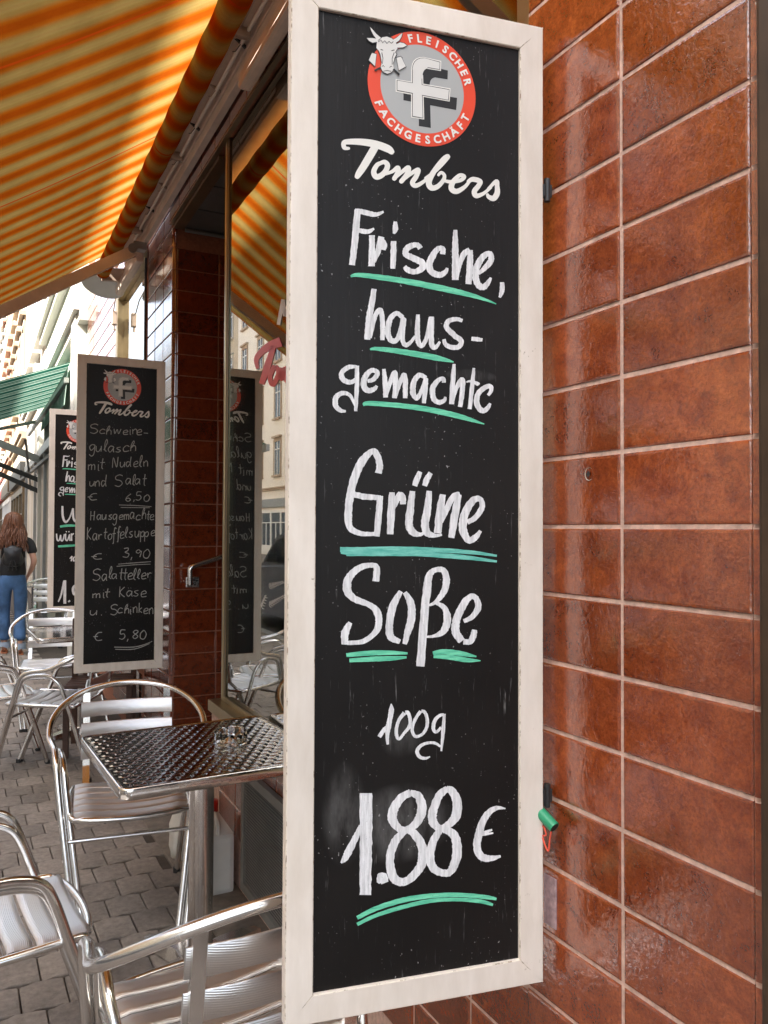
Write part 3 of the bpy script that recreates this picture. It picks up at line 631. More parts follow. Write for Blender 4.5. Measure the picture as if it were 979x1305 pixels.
WORDS = {
 'shop_name': (430, 160, 4.45, '65,130,16;40,126,24;38,98,28;75,92,32;150,95,38;220,108,42;285,132,42;308,150,32|215,120,44;180,180,44;150,230,42;125,268,38;112,290,30|250,212,22;225,225,26;206,262,30;218,290,32;245,286,32;272,260,30;284,228,30;268,208,26;245,214,22|272,275,18;310,262,20;342,240,26;342,268,28;322,302,26|322,300,20;368,262,22;402,240,28;395,275,28;362,318,26|362,316,20;415,275,22;458,252,26;446,290,28;425,325,28;445,342,26;490,318,20;525,285,16|500,300,18;560,255,20;612,198,24;626,176,26;600,192,26;548,260,30;518,320,34;532,354,32;566,348,28;598,315,24;606,285,20;588,268,18;572,282,16|595,310,16;640,320,20;695,312,22;718,292,24;692,284,22;655,322,30;646,358,32;675,375,30;720,350,22;748,318,18|742,318,20;768,306,28;808,318,28;800,342,28;776,375,30;788,400,28;830,385,20;868,352,18|855,360,16;900,318,24;905,345,26;905,385,32;885,414,32;858,406,24;850,394,18'),
 'frische': (430, 250, 4.45, '115,78,38;105,180,38;95,290,38;82,392,34|100,82,24;150,90,30;215,105,26;262,88,12|110,192,24;150,200,28;180,200,24;208,184,12|196,222,32;196,300,34;194,398,38|205,372,26;232,305,34;250,230,34|244,238,20;266,275,32;262,306,22|318,255,30;318,330,34;314,412,28|328,145,18;328,185,32;320,214,12|470,298,30;455,278,28;420,282,32;392,300,34;388,330,34;430,352,36;478,378,38;480,408,38;440,430,30;400,420,32;380,400,24|596,330,30;597,300,30;570,300,30;540,340,36;520,392,38;535,432,36;580,448,34;612,430,26;622,408,16|668,192,22;668,290,36;668,380,38;668,476,38|676,470,18;692,392,26;716,330,32;750,306,30|755,306,24;752,360,36;748,430,36;742,500,34|800,440,18;842,402,30;872,360,34;862,325,30;825,345,34;792,400,38;784,460,38;800,505,36;832,515,34;862,478,22;870,462,12|934,488,24;934,535,28;920,575,14'),
 'frische_line': (430, 250, 4.45, '75,455,12;120,447,24;250,462,30;400,485,32;600,525,34;750,560,26;850,592,14;900,612,5'),
 'haus': (450, 370, 5.439, '146,-10,36;128,100,42;110,200,44;98,342,42|116,330,28;142,212,32;166,152,32;192,140,32;204,220,34;202,346,30|345,190,30;300,160,32;255,205,38;240,290,40;262,345,38;300,346,34;328,285,34;350,195,36;344,280,34;344,350,32;365,380,32;400,358,24;430,318,18|450,168,26;445,270,36;450,350,36;475,385,32;508,330,28;540,188,32|545,183,32;541,290,38;545,378,36;570,396,30;602,356,16|758,212,24;715,200,30;660,215,34;648,258,36;700,312,38;748,352,36;732,392,34;680,396,34;640,375,30;628,340,24|820,336,26;860,340,30;896,345,22'),
 'haus_line': (450, 370, 5.439, '118,410,12;160,405,26;300,420,36;420,440,40;560,465,40;650,485,24;697,498,6'),
 'gemachte': (420, 450, 4.45, '156,78,16;110,80,26;70,110,28;76,150,30;120,166,26;152,146,22|155,72,24;155,180,26;148,330,18|146,300,14;115,240,20;70,228,26;35,255,30;35,300,30;62,326,24;92,330,12|215,160,20;250,148,26;272,112,28;240,98,26;205,130,32;193,180,34;215,212,32;252,205,26;268,185,16|308,90,20;315,160,28;318,252,26|322,245,16;342,170,24;370,110,28;374,180,30;368,256,26|374,250,16;395,180,24;422,124,26;430,170,30;428,256,26|548,142,22;510,125,28;480,160,30;472,220,32;495,256,26;525,205,22;546,145,24;542,200,28;534,285,22|648,168,22;645,145,22;615,155,26;585,200,32;590,258,30;620,280,28;650,268,22;656,248,12|706,62,16;700,150,28;692,290,28|696,284,16;716,205,24;752,150,28;752,220,28;740,306,24|818,85,14;810,170,24;794,318,24|775,165,8;800,160,14;840,175,22;848,180,10|898,240,16;915,215,22;912,190,26;880,195,28;840,235,30;835,290,32;865,328,30;895,312,26;910,285,14'),
 'gemachte_line': (420, 450, 4.45, '190,295,14;225,285,26;400,298,28;550,318,30;700,350,30;800,378,22;877,403,5'),
 'gruene': (420, 560, 4.45, '276,192,38;284,140,38;262,78,36;235,70,32;180,130,46;140,220,44;115,330,44;105,440,42;120,505,36;180,534,28;262,536,22|130,310,32;200,325,34;290,330,26|286,320,34;280,420,36;268,550,34|354,300,32;350,400,42;344,538,36|358,400,18;380,345,36;400,308,32|385,310,30;412,322,36;416,368,32|470,293,32;458,400,42;450,480,44;475,528,40;520,538,20;548,510,16|566,292,30;555,400,42;540,480,44;555,530,42;600,545,22;637,540,12|514,183,26;496,225,34;482,264,28|574,190,26;552,225,34;538,264,28|642,312,32;628,400,46;612,532,40|632,470,22;662,400,32;700,325,32;738,308,22|732,312,32;710,430,44;690,558,36|782,470,28;830,440,30;866,380,32;852,338,30;812,348,40;770,415,46;755,500,46;785,570,38;826,556,34;856,518,18'),
 'gruene_line': (420, 560, 4.45, '60,625,30;200,625,30;400,622,30;600,628,28;800,640,22;948,660,12|95,652,18;300,648,28;500,650,26;750,667,26;948,692,12|64,640,16;120,642,26;300,640,20'),
 'sosse': (420, 700, 4.45, '262,182,38;268,110,36;244,90,28;170,105,36;112,160,44;100,230,46;140,280,38;220,312,32;266,350,40;280,410,40;260,470,34;190,522,28;100,530,24|84,540,34;90,470,44;118,415,26|405,238,26;360,320,42;340,420,42;346,495,42;400,524,26|426,244,26;462,310,42;462,400,44;440,480,36;426,538,26|600,112,22;565,150,40;550,250,46;535,400,46;515,664,46|562,140,26;605,116,28;648,122,34;662,180,40;645,245,36;600,300,22;560,318,12|600,302,18;650,332,30;668,400,44;645,465,36;590,492,18;545,496,12|760,408,24;810,382,30;842,330,36;830,278,32;800,268,32;760,310,42;720,400,44;715,470,46;750,520,42|758,524,30;795,524,32;815,490,36;822,456,30'),
 'sosse_line': (420, 700, 4.45, '95,600,22;200,590,28;330,586,26;442,590,12|112,630,22;250,622,28;350,618,26;436,612,12|585,588,18;650,580,28;750,592,28;832,608,8|590,606,20;680,612,28;780,628,26;856,632,6'),
 'gramm': (470, 890, 8.158, '232,55,10;235,120,56;222,200,50;204,290,54;192,380,40;196,478,26|192,295,38;150,335,44;108,400,40|372,150,44;320,215,34;290,300,36;290,385,36;315,422,30;362,368,30;422,290,36;428,210,36;408,150,38;378,148,44|540,132,34;490,205,34;455,290,34;455,350,34;490,396,32;560,368,30;604,290,34;604,200,36;578,142,34;545,130,32|782,168,28;730,182,34;682,240,38;672,318,38;702,348,32;752,300,26|785,160,30;772,350,38;754,548,18|745,500,24;690,465,30;620,462,30;542,490,34;502,550,38;530,608,36;590,622,28;636,604,14'),
 'preis': (420, 990, 4.2565, '198,88,70;198,300,68;196,450,66;194,640,62|168,262,16;150,310,30;110,390,40;84,440,34;62,466,10|262,575,18;285,545,58;300,575,40|440,85,38;390,112,44;345,180,50;345,240,50;385,284,38;430,280,36;480,236,46;500,170,50;482,105,44;435,84,32|410,290,34;355,350,44;328,440,44;340,532,50;380,568,46;430,556,42;490,490,48;505,420,48;490,350,48;440,292,42;405,290,32|640,62,34;592,105,42;560,190,46;560,240,48;595,278,38;640,262,40;685,210,50;690,130,50;662,76,42;632,64,34|600,288,34;560,350,42;545,430,46;560,490,46;600,516,40;650,516,40;684,450,50;690,370,50;670,310,46;620,284,36|955,172,6;900,170,26;850,210,36;815,290,40;800,370,42;820,430,40;870,442,34;928,430,12|820,304,10;850,298,16;882,286,10|820,318,10;850,310,14;888,304,8'),
 'preis_line': (420, 990, 4.2565, '150,765,22;250,715,26;400,668,28;550,645,26;700,640,24;850,652,22;905,663,14|150,800,18;250,752,20;400,705,22;550,672,22;700,665,20;820,675,22;886,694,14'),
}
def word(B, key, name, mat, parent, jit=.03, capr=False):
    ox, oy, sc, t = WORDS[key]; m = MB()
    for st in S(t): ribbon(m, B, st, ox, oy, sc, 8, jit, capr=capr)
    return m.build(name, mat, parent)
def text_poly(ch, bold=.035):
    cu = bpy.data.curves.new('t', 'FONT'); cu.body = ch; cu.size = 1; cu.offset = bold; cu.align_x = 'CENTER'; cu.resolution_u = 3
    o = bpy.data.objects.new('t', cu); COL.objects.link(o); dg = bpy.context.evaluated_depsgraph_get(); dg.update()
    me = bpy.data.meshes.new_from_object(o.evaluated_get(dg)); vs = [v.co[:] for v in me.vertices]; fs = [list(p.vertices) for p in me.polygons]
    bpy.data.objects.remove(o); bpy.data.meshes.remove(me); return vs, fs
def board_body(root, slate_mat):
    W_, H_, F = BW, BH, FWD
    for a, c, d in ((0, 'v', 0), (W_-F, 'v', 0), (0, 'h', 0), (0, 'h', H_-F)):
        m = MB()
        if c == 'v': poly = [(a, 0 if a == 0 else F), (a+F, F if a == 0 else 0), (a+F, H_-F if a == 0 else H_), (a, H_ if a == 0 else H_-F)]
        else: poly = [(0, 0), (W_, 0), (W_-F, F), (F, F)] if d == 0 else [(F, H_-F), (W_-F, H_-F), (W_, H_), (0, H_)]
        e = .0016                                # small worn chamfer on the outer and inner arris
        cx = sum(p[0] for p in poly)/4; cz = sum(p[1] for p in poly)/4
        ins = [(x+(e if x < cx else -e)*(1 if c == 'v' else 0), z+(e if z < cz else -e)*(1 if c == 'h' else 0)) for x, z in poly]
        n = 4; vs = [(x, BT, z) for x, z in poly] + [(x, .0016, z) for x, z in poly] + [(x, 0, z) for x, z in ins]
        m.add(vs, [(0, 3, 2, 1)][::-1] + [(i, (i+1) % 4, 4+(i+1) % 4, 4+i) for i in range(4)]); m.m = 1
        m.add(vs, [(4+i, 4+(i+1) % 4, 8+(i+1) % 4, 8+i) for i in range(4)]); m.m = 0; m.add(vs, [(8, 9, 10, 11)])
        fo = m.build('frame_rail', ['cream_paint', 'chipped_edge'], root)
    m = MB(); m.box((F-.004, TH, F-.004), (W_-F+.004, BT-.006, H_-F+.004)); return m.build('slate_panel', slate_mat, root)
def circ(c, r, y, n=72, r0=None):
    a = [(c[0]+r*math.cos(2*math.pi*i/n), y, c[1]+r*math.sin(2*math.pi*i/n)) for i in range(n)]
    if r0 is None: return a, [tuple(range(n))]
    b = [(c[0]+r0*math.cos(2*math.pi*i/n), y, c[1]+r0*math.sin(2*math.pi*i/n)) for i in range(n)]
    return a+b, [(i, (i+1) % n, n+(i+1) % n, n+i) for i in range(n)]
def fitc(pts):
    import numpy as np
    A = np.array([(x, z, 1.0) for x, z in pts]); r_ = np.array([x*x+z*z for x, z in pts]); q = np.linalg.lstsq(A, r_, rcond=None)[0]
    c = (float(q[0])/2, float(q[1])/2); return c, math.sqrt(float(q[2])+c[0]**2+c[1]**2)
def make_logo(B, parent):
    pt = lambda x, y: to_board(B, 450+x/5.439, 20+y/5.439)
    c, ro = fitc([pt(*q) for q in ((120,480),(850,570),(545,905),(700,212),(205,770),(815,420),(765,790),(430,120))])
    c2, ri = fitc([pt(*q) for q in ((207,480),(768,560),(305,718),(600,807),(640,268),(738,430))])
    y = TH-.0008
    print('LOGO', c, ro, ri)
    st = MB(); st.add(*circ(c, ro, y, 72, ri)); st = st.build('emblem', 'logo_red', parent); label(st, 'round emblem sticker with red ring, white F and cow head')
    def P(name, mat, polys, dy):
        m = MB()
        for k, pl in enumerate(polys): m.add([(*[pt(*q)[0]], y-dy-.00004*k, pt(*q)[1]) for q in pl], [tuple(range(len(pl)))])
        return m.build(name, mat, st)
    m = MB(); m.add(*circ(c, ri+.0006, y-.0001, 72)); m.build('grey_disc', 'logo_grey', st)
    def arcp(p0, c0, p1, n=5): return [((1-t)**2*p0[0]+2*t*(1-t)*c0[0]+t*t*p1[0], (1-t)**2*p0[1]+2*t*(1-t)*c0[1]+t*t*p1[1]) for t in [i/n for i in range(n+1)]]
    fpoly = [(298,446),(403,466)] + arcp((405,370),(410,288),(490,292)) + [(606,320),(604,382),(518,368)] + arcp((510,368),(480,376),(478,420)) + [(478,470),(670,510),(664,594),(488,562),(488,716),(410,704),(410,548),(298,524)]
    # inset contour: white face inside a thin black line
    cxm = sum(p[0] for p in fpoly)/len(fpoly)
    def fface(polys, mat, name, dy): return P(name, mat, polys, dy)
    def split(po, dx=0, dy=0, g=0):
        # hook, stem and cross bar as convex-ish pieces
        A = [(403-0+dx-0, 470+dy)] 
        stem = [(405-g+dx, 372+dy), (405-g+dx, 705+g+dy), (488+g+dx, 718+g+dy), (480+g+dx, 415+dy)]
        hook = [(405-g+dx, 380+dy)] + [(q[0]-g*.7+dx, q[1]-g*.8+dy) for q in arcp((405,370),(410,288),(490,292))] + [(606+g+dx, 320-g+dy), (604+g+dx, 382+g+dy), (518+dx, 368+g+dy)] + [(q[0]+dx, q[1]+dy) for q in arcp((510,370),(482,378),(480,418))] + [(480+dx, 440+dy), (405-g+dx, 440+dy)]
        barp = [(298-g+dx, 445-g+dy), (670+g+dx, 510-g+dy), (664+g+dx, 594+g+dy), (298-g+dx, 526+g+dy)]
        return [stem, barp, hook]
    P('emblem_shadow', 'logo_black', split(None, 50, 62), .0002)
    P('emblem_letter', 'letter_white', split(None, g=4), .0004)
    P('letter_outline', 'logo_black', split(None, g=-3), .0006)
    P('letter_face', 'logo_pale', split(None, g=-7), .0008)
    # ring lettering
    def ang(x, y_): q = pt(x, y_); return math.atan2(q[1]-c[1], q[0]-c[0])
    rm = (ro+ri)/2; m = MB()
    def ringtext(txt, a0, a1, inward, size):
        for i, ch in enumerate(txt):
            t = i/(len(txt)-1); a = a0+(a1-a0)*t; vs, fs = text_poly(ch)
            for_ = []
            for vx, vy, _ in vs:
                lx, ly = vx*size, (vy-.36)*size
                if inward: rr = rm-ly; aa = a+lx/rm
                else: rr = rm+ly; aa = a-lx/rm
                for_.append((c[0]+rr*math.cos(aa), y-.0010, c[1]+rr*math.sin(aa)))
            m.add(for_, fs)
    a0, a1 = ang(397, 168), ang(790, 462); ringtext('FLEISCHER', a0, a1, False, (ro-ri)*.82)
    a0, a1 = ang(188, 606), ang(778, 712)
    if a0 > 0: a0 -= 2*math.pi
    if a0 > a1: a0 -= 2*math.pi
    if a1 > 0: a1 -= 2*math.pi
    ringtext('FACHGESCHÄFT', a0, a1, True, (ro-ri)*.82)
    m.build('ring_lettering', 'letter_white', st)
    # cow head
    head = [(163,185),(180,172),(200,155),(232,150),(268,163),(296,195),(307,232),(290,258),(300,272),(285,300),(276,335),(280,372),(266,398),(236,410),(205,396),(188,366),(196,330),(186,275),(176,250),(158,228)]
    hornL = [(168,178),(138,140),(124,112),(116,84),(134,102),(160,132),(192,160)]; hornR = [(262,178),(296,160),(322,138),(340,124),(334,150),(318,178),(290,196)]
    earL = [(172,186),(132,194),(108,180),(92,160),(130,160),(168,166)]; earR = [(292,206),(322,190),(350,196),(372,212),(345,226),(306,228)]
    bellL = [(128,262),(160,272),(150,357),(106,314)]; bellR = [(298,296),(330,288),(364,358),(314,386)]
    allp = [hornL, hornR, earL, earR, bellL, bellR, head]
    def grow(pl, k):
        gx = sum(p[0] for p in pl)/len(pl); gy = sum(p[1] for p in pl)/len(pl)
        return [(x+(x-gx)/max(1, math.hypot(x-gx, y_-gy))*k, y_+(y_-gy)/max(1, math.hypot(x-gx, y_-gy))*k) for x, y_ in pl]
    P('cow_outline', 'logo_black', [grow(q, 5) for q in allp], .0012)
    cw = P('cow_head', 'logo_pale', [grow(q, -1) for q in allp], .0016)
    m = MB(); sv = TH
    for stt in S('172,188,5;190,174,5;202,196,5;216,180,5;232,200,5;246,184,5;262,198,5;276,186,5|196,262,5;204,300,4;200,340,4|282,262,5;268,300,4;268,345,4|205,392,4;232,386,4;262,392,4|188,240,6;205,246,5|262,250,5;284,244,6|196,360,4;206,350,4;214,362,4|250,366,4;260,356,4;268,362,4|134,256,4;126,268,4|330,292,5;340,300,4|146,388,14;190,366,14|276,376,14;318,416,14'):
        P2 = [(450+q[0]/5.439, 20+q[1]/5.439, q[2]/5.439) for q in stt]; ribbon(m, B, [(q[0], q[1], q[2]) for q in P2], 0, 0, 1, 1)
    for k in range(len(m.v)): m.v[k] = (m.v[k][0], y-.0022, m.v[k][2])
    m.build('cow_lines', 'logo_black', st)
    return st
simple('logo_red', (.80, .07, .025), .35, var=.03); simple('logo_grey', (.42, .43, .42), .4, var=.03); simple('logo_black', (.008, .008, .008), .45, var=.05); simple('logo_pale', (.72, .71, .67), .4, var=.02)
GB = 'chalkboard signs mounted on the shopfront'
def make_board(B, lab, slate_mat):
    t = thing('chalkboard_sign', lab, 'chalkboard', B['o'][:], B['ang'], GB); board_body(t, slate_mat); return t
b1 = make_board(B1, 'tall nearest chalkboard in cream wooden frame offering Grüne Soße for 1.88 €', 'slate_near')
logo = make_logo(B1, b1)
nm = word(B1, 'shop_name', 'painted_name', 'letter_white', b1, 0, True); label(nm, 'white script lettering Tombers')
keep = {}
for k, txt in (('frische', 'Frische,'), ('haus', 'haus-'), ('gemachte', 'gemachte'), ('gruene', 'Grüne'), ('sosse', 'Soße'), ('gramm', '100g'), ('preis', '1.88 €')):
    keep[k] = label(word(B1, k, 'chalk_word', 'chalk_white', b1, .09), 'white chalk lettering ' + txt)
for k in ('frische_line', 'haus_line', 'gemachte_line', 'gruene_line', 'sosse_line', 'preis_line'):
    keep[k] = word(B1, k, 'chalk_underline', 'chalk_teal' if k in ('gruene_line',) else 'chalk_green', b1, .06)
# hinge hooks on the wall side
for z in (BH-.30, .33):
    m = MB(); m.box((BW-.004, .006, z-.012), (BW+.022, .016, z+.012), .002); m.tube([(BW+.012, .008, z-.02), (BW+.012, .008, z+.022)], .006, 10); m.build('hinge_hook', 'black_metal', b1)
# chalk holder behind the big board: green clip with orange string
v = ray(705, 1046); q = v*(.955/v.x); cx, cy, cz = q.x-.005, q.y+.002, R(q.z)
ch_ = thing('chalk_holder', 'green chalk holder with orange string sticking out behind the big chalkboard', 'chalk holder', (cx, cy, cz))
m = MB(); m.tube([(-.012, .062, .030), (-.006, .02, .010), (0, -.012, -.008)], .0105, 16, caps=True); m.build('tube', 'chalk_holder_green', ch_)
m = MB(); m.tube([(0, -.0122, -.0081), (.0001, -.0127, -.0084)], .0085, 14); m.build('opening_dark', 'black_rubber', ch_)  # black disc for the hollow end of the tube, its shade painted on
m = MB(); m.tube(smooth_path([(-.006, -.010, -.014), (-.006, -.006, -.03), (-.006, -.002, -.052), (-.006, .010, -.040), (-.006, .022, -.018), (-.006, .032, -.012), (-.006, .012, -.013), (-.006, .004, -.025), (-.006, .014, -.030)], 6), .0016, 6); m.build('string', 'string_orange', ch_)
m = MB(); m.box((-.002, -.012, -.09), (.004, .018, -.002)); m.tube([(0, 0, -.002), (0, 0, .001)], .002, 6)
v = ray(702, 1150); q = v*(.968/v.x); sp = MB(); sp.box((-.001, -.016, -.045), (.001, .016, .045)); o = sp.build('paper_sticker', 'spectrum_paper', None); o.location = (XP-.0022, q.y+.004, R(q.z)); tag(o, 'worn greyish pink sticker on the tiles just behind the big chalkboard', 'sticker')
# ---- second board
b2_ = make_board(B2, 'chalkboard with handwritten lunch menu, first beyond the entrance, behind the table', 'slate_plain')
def clone(o, parent, dz=0):
    c = copy_tree(o, parent); c.location = (0, 0, dz); return c
clone(logo, b2_, -.012); clone(nm, b2_, .005)
GL = {
 'S': ('.8,.9 .5,1 .15,.85 .2,.6 .6,.5 .8,.25 .5,0 .1,.1', .85), 'c': ('.6,.45 .35,.55 .1,.3 .2,.02 .6,.08', .6), 'h': ('.1,0 .12,.6 .3,1 .35,.8 .15,.4|.12,.3 .35,.55 .5,.4 .52,0', .6),
 'w': ('.05,.5 .15,.05 .35,.45 .5,.05 .7,.5', .75), 'e': ('.08,.25 .5,.35 .4,.55 .12,.4 .15,.05 .55,.08', .58), 'i': ('.1,.5 .12,.05 .2,.0|.1,.72 .12,.75', .25), 'n': ('.05,.5 .1,0|.1,.35 .3,.55 .45,.4 .48,0', .56),
 '-': ('.1,.3 .5,.28', .6), 'g': ('.55,.5 .3,.55 .1,.35 .25,.08 .5,.3 .55,.5 .5,-.2 .3,-.4 .1,-.25', .62), 'u': ('.08,.5 .1,.1 .3,.0 .5,.3|.52,.5 .52,.0', .6), 'l': ('.05,.1 .3,.7 .25,1 .12,.7 .14,.1 .3,.0', .34),
 'a': ('.5,.48 .25,.52 .08,.25 .25,.0 .5,.3|.52,.5 .52,.1 .6,.0', .64), 's': ('.45,.5 .15,.42 .2,.3 .45,.15 .3,.0 .05,.05', .52), 'm': ('.05,.5 .08,0|.08,.35 .25,.5 .32,.35 .33,0|.33,.35 .5,.5 .58,.35 .6,0', .7),
 't': ('.2,1 .15,.2 .25,.0|.0,.6 .38,.62', .4), 'N': ('.08,0 .12,.95 .5,.05 .6,1', .72), 'd': ('.45,.45 .2,.5 .08,.25 .25,.0 .48,.3|.55,1 .5,.3 .58,.0', .64), '€': ('.75,.85 .4,.8 .15,.4 .35,.05 .8,.1|.0,.42 .4,.44', .9),
 '6': ('.5,.95 .2,.6 .1,.2 .3,0 .5,.2 .3,.42 .12,.3', .62), ',': ('.15,.1 .08,-.2', .3), '5': ('.5,.95 .15,.95 .12,.55 .4,.55 .5,.25 .3,0 .05,.1', .62), '0': ('.3,.95 .08,.6 .12,.1 .4,.0 .55,.5 .4,.9 .28,.95', .66),
 'H': ('.1,1 .12,0|.1,.5 .5,.52|.52,1 .5,0', .66), 'o': ('.3,.5 .08,.3 .2,.02 .45,.1 .5,.4 .3,.5', .58), 'r': ('.05,.5 .1,0|.1,.3 .25,.5 .42,.45', .45), 'f': ('.45,.9 .3,1 .22,.6 .2,-.25 .1,-.3|.05,.5 .4,.52', .42), 'p': ('.08,.5 .1,-.4|.1,.35 .35,.52 .5,.3 .35,.05 .12,.12', .58),
 'K': ('.1,1 .12,0|.5,.95 .14,.45 .55,0', .6), '3': ('.1,.9 .4,.95 .4,.7 .2,.52 .5,.35 .4,.02 .05,.08', .58), '9': ('.45,.7 .25,.95 .08,.7 .25,.5 .48,.75 .4,0', .6), 'ä': ('.5,.48 .25,.52 .08,.25 .25,.0 .5,.3|.52,.5 .52,.1 .6,.0|.18,.78 .2,.8|.4,.78 .42,.8', .64),
 'k': ('.1,1 .12,0|.4,.5 .14,.25 .45,0', .5), '.': ('.1,.02 .14,.05', .3), '8': ('.3,.5 .1,.75 .3,.95 .48,.75 .1,.25 .3,0 .5,.25 .3,.5', .6), ' ': ('', .4)}
def handwrite(mb, B, txt, x0, x1, y0, y1, h, ox, oy, sc, w=6):
    tot = sum(GL[c][1] for c in txt); x = 0
    for c in txt:
        gw = GL[c][1]
        if GL[c][0]:
            jy = random.uniform(-.09, .09); h_ = h*random.uniform(.82, 1.12); jx = random.uniform(-.10, .10)
            for st in GL[c][0].split('|'):
                pts = []
                for p in st.split(' '):
                    a, b = (float(q) for q in p.split(',')); t = (x+a*.95+jx+.06*b)/tot
                    pts.append((x0+(x1-x0)*t, y0+(y1-y0)*t-(b+jy)*h_, w*random.uniform(.75, 1.15)))
                ribbon(mb, B, pts, ox, oy, sc, 5)
        x += gw
C4 = (50, 440, 5.7588); C5 = (50, 640, 5.676)
for txt, parts in (('Schweine-', [('Schweine-', 372, 815, 645, 662, 72, C4)]), ('gulasch', [('gulasch', 362, 715, 785, 780, 82, C4)]), ('mit Nudeln', [('mit', 360, 488, 915, 912, 80, C4), ('Nudeln', 538, 798, 900, 895, 80, C4)]),
    ('und Salat', [('und', 358, 496, 1035, 1032, 78, C4), ('Salat', 553, 785, 1030, 1025, 82, C4)]), ('€ 6,50', [('€', 358, 440, 1140, 1140, 58, C4), ('6,50', 622, 820, 1142, 1142, 58, C4)]), ('Hausgemachte', [('Hausgemachte', 368, 838, 128, 124, 80, C5)]),
    ('Kartoffelsuppe', [('Kartoffelsuppe', 345, 840, 276, 250, 85, C5)]), ('€ 3,90', [('€', 375, 466, 412, 412, 60, C5), ('3,90', 598, 815, 405, 400, 66, C5)]), ('Salatteller', [('Salatteller', 380, 814, 562, 552, 85, C5)]),
    ('mit Käse', [('mit', 375, 512, 690, 688, 75, C5), ('Käse', 562, 772, 682, 682, 82, C5)]), ('u. Schinken', [('u.', 362, 460, 818, 818, 75, C5), ('Schinken', 503, 826, 810, 802, 76, C5)]), ('€ 5,80', [('€', 398, 474, 1000, 1000, 66, C5), ('5,80', 580, 785, 992, 986, 70, C5)])):
    m = MB()
    for (s_, xa, xb, ya, yb, h, (ox, oy, sc)) in parts: handwrite(m, B2, s_, xa, xb, ya, yb, h, ox, oy, sc)
    label(m.build('chalk_word', 'chalk_thin', b2_), 'thin chalk handwriting ' + txt)
m = MB()
for t_ in ('578,20,6;700,24,7;812,32,6', '590,38,6;800,40,6', '572,448,6;700,438,8;808,430,6', '560,464,7;700,452,7;805,448,5', '543,1048,7;680,1048,8;760,1030,7;818,1006,5', '550,1064,6;690,1062,7;800,1022,5'):
    ribbon(m, B2, S(t_)[0], *C5, 5, wk=.75)
m.build('chalk_underline', 'chalk_thin', b2_)
# ---- third board
b3_ = make_board(B3, 'chalkboard half hidden behind the lunch menu board, with Frische and 1.9 lettering', 'slate_plain')
clone(logo, b3_, -.03); clone(nm, b3_, -.02)
for k in ('frische', 'haus', 'gemachte', 'frische_line', 'haus_line', 'gemachte_line'): clone(keep[k], b3_, -.02)
C6 = (0, 600, 5.018)
for nm_, mat, t_ in (('chalk_word', 'chalk_white', '400,225,12;402,290,15;420,328,14;446,300,9;468,240,12|468,240,12;470,300,14;488,325,13;512,290,9;530,228,10'), ('chalk_underline', 'chalk_green', '385,357,14;440,350,15;520,352,10'),
    ('chalk_word', 'chalk_white', '362,402,8;366,440,10;378,445,8;388,410,8|388,410,9;390,442,10;402,445,8;412,405,8|420,402,9;420,436,10;432,445,8;444,410,8|446,405,9;448,448,8|458,400,9;458,448,9|460,412,7;472,400,8|496,405,6;484,418,8;498,432,8;482,446,6|424,386,7;426,393,7|440,386,7;442,393,7'), ('chalk_underline', 'chalk_green', '372,484,12;430,480,15;520,474,10'),
    ('chalk_word', 'chalk_white', '447,562,7;462,545,8|462,545,8;456,578,8|478,548,7;468,565,8;474,578,7;484,562,7;478,548,6'), ('chalk_word', 'chalk_white', '373,838,8;392,792,12;410,705,12|415,700,18;415,850,18|440,830,16;446,838,14|490,725,12;468,750,16;474,790,14;500,780,12;506,735,12;492,722,10;508,780,14;504,850,14'), ('chalk_underline', 'chalk_green', '385,892,12;430,882,16;520,876,12')):
    m = MB()
    for st in S(t_): ribbon(m, B3, st, *C6, 5, .04)
    o = m.build(nm_, mat, b3_)
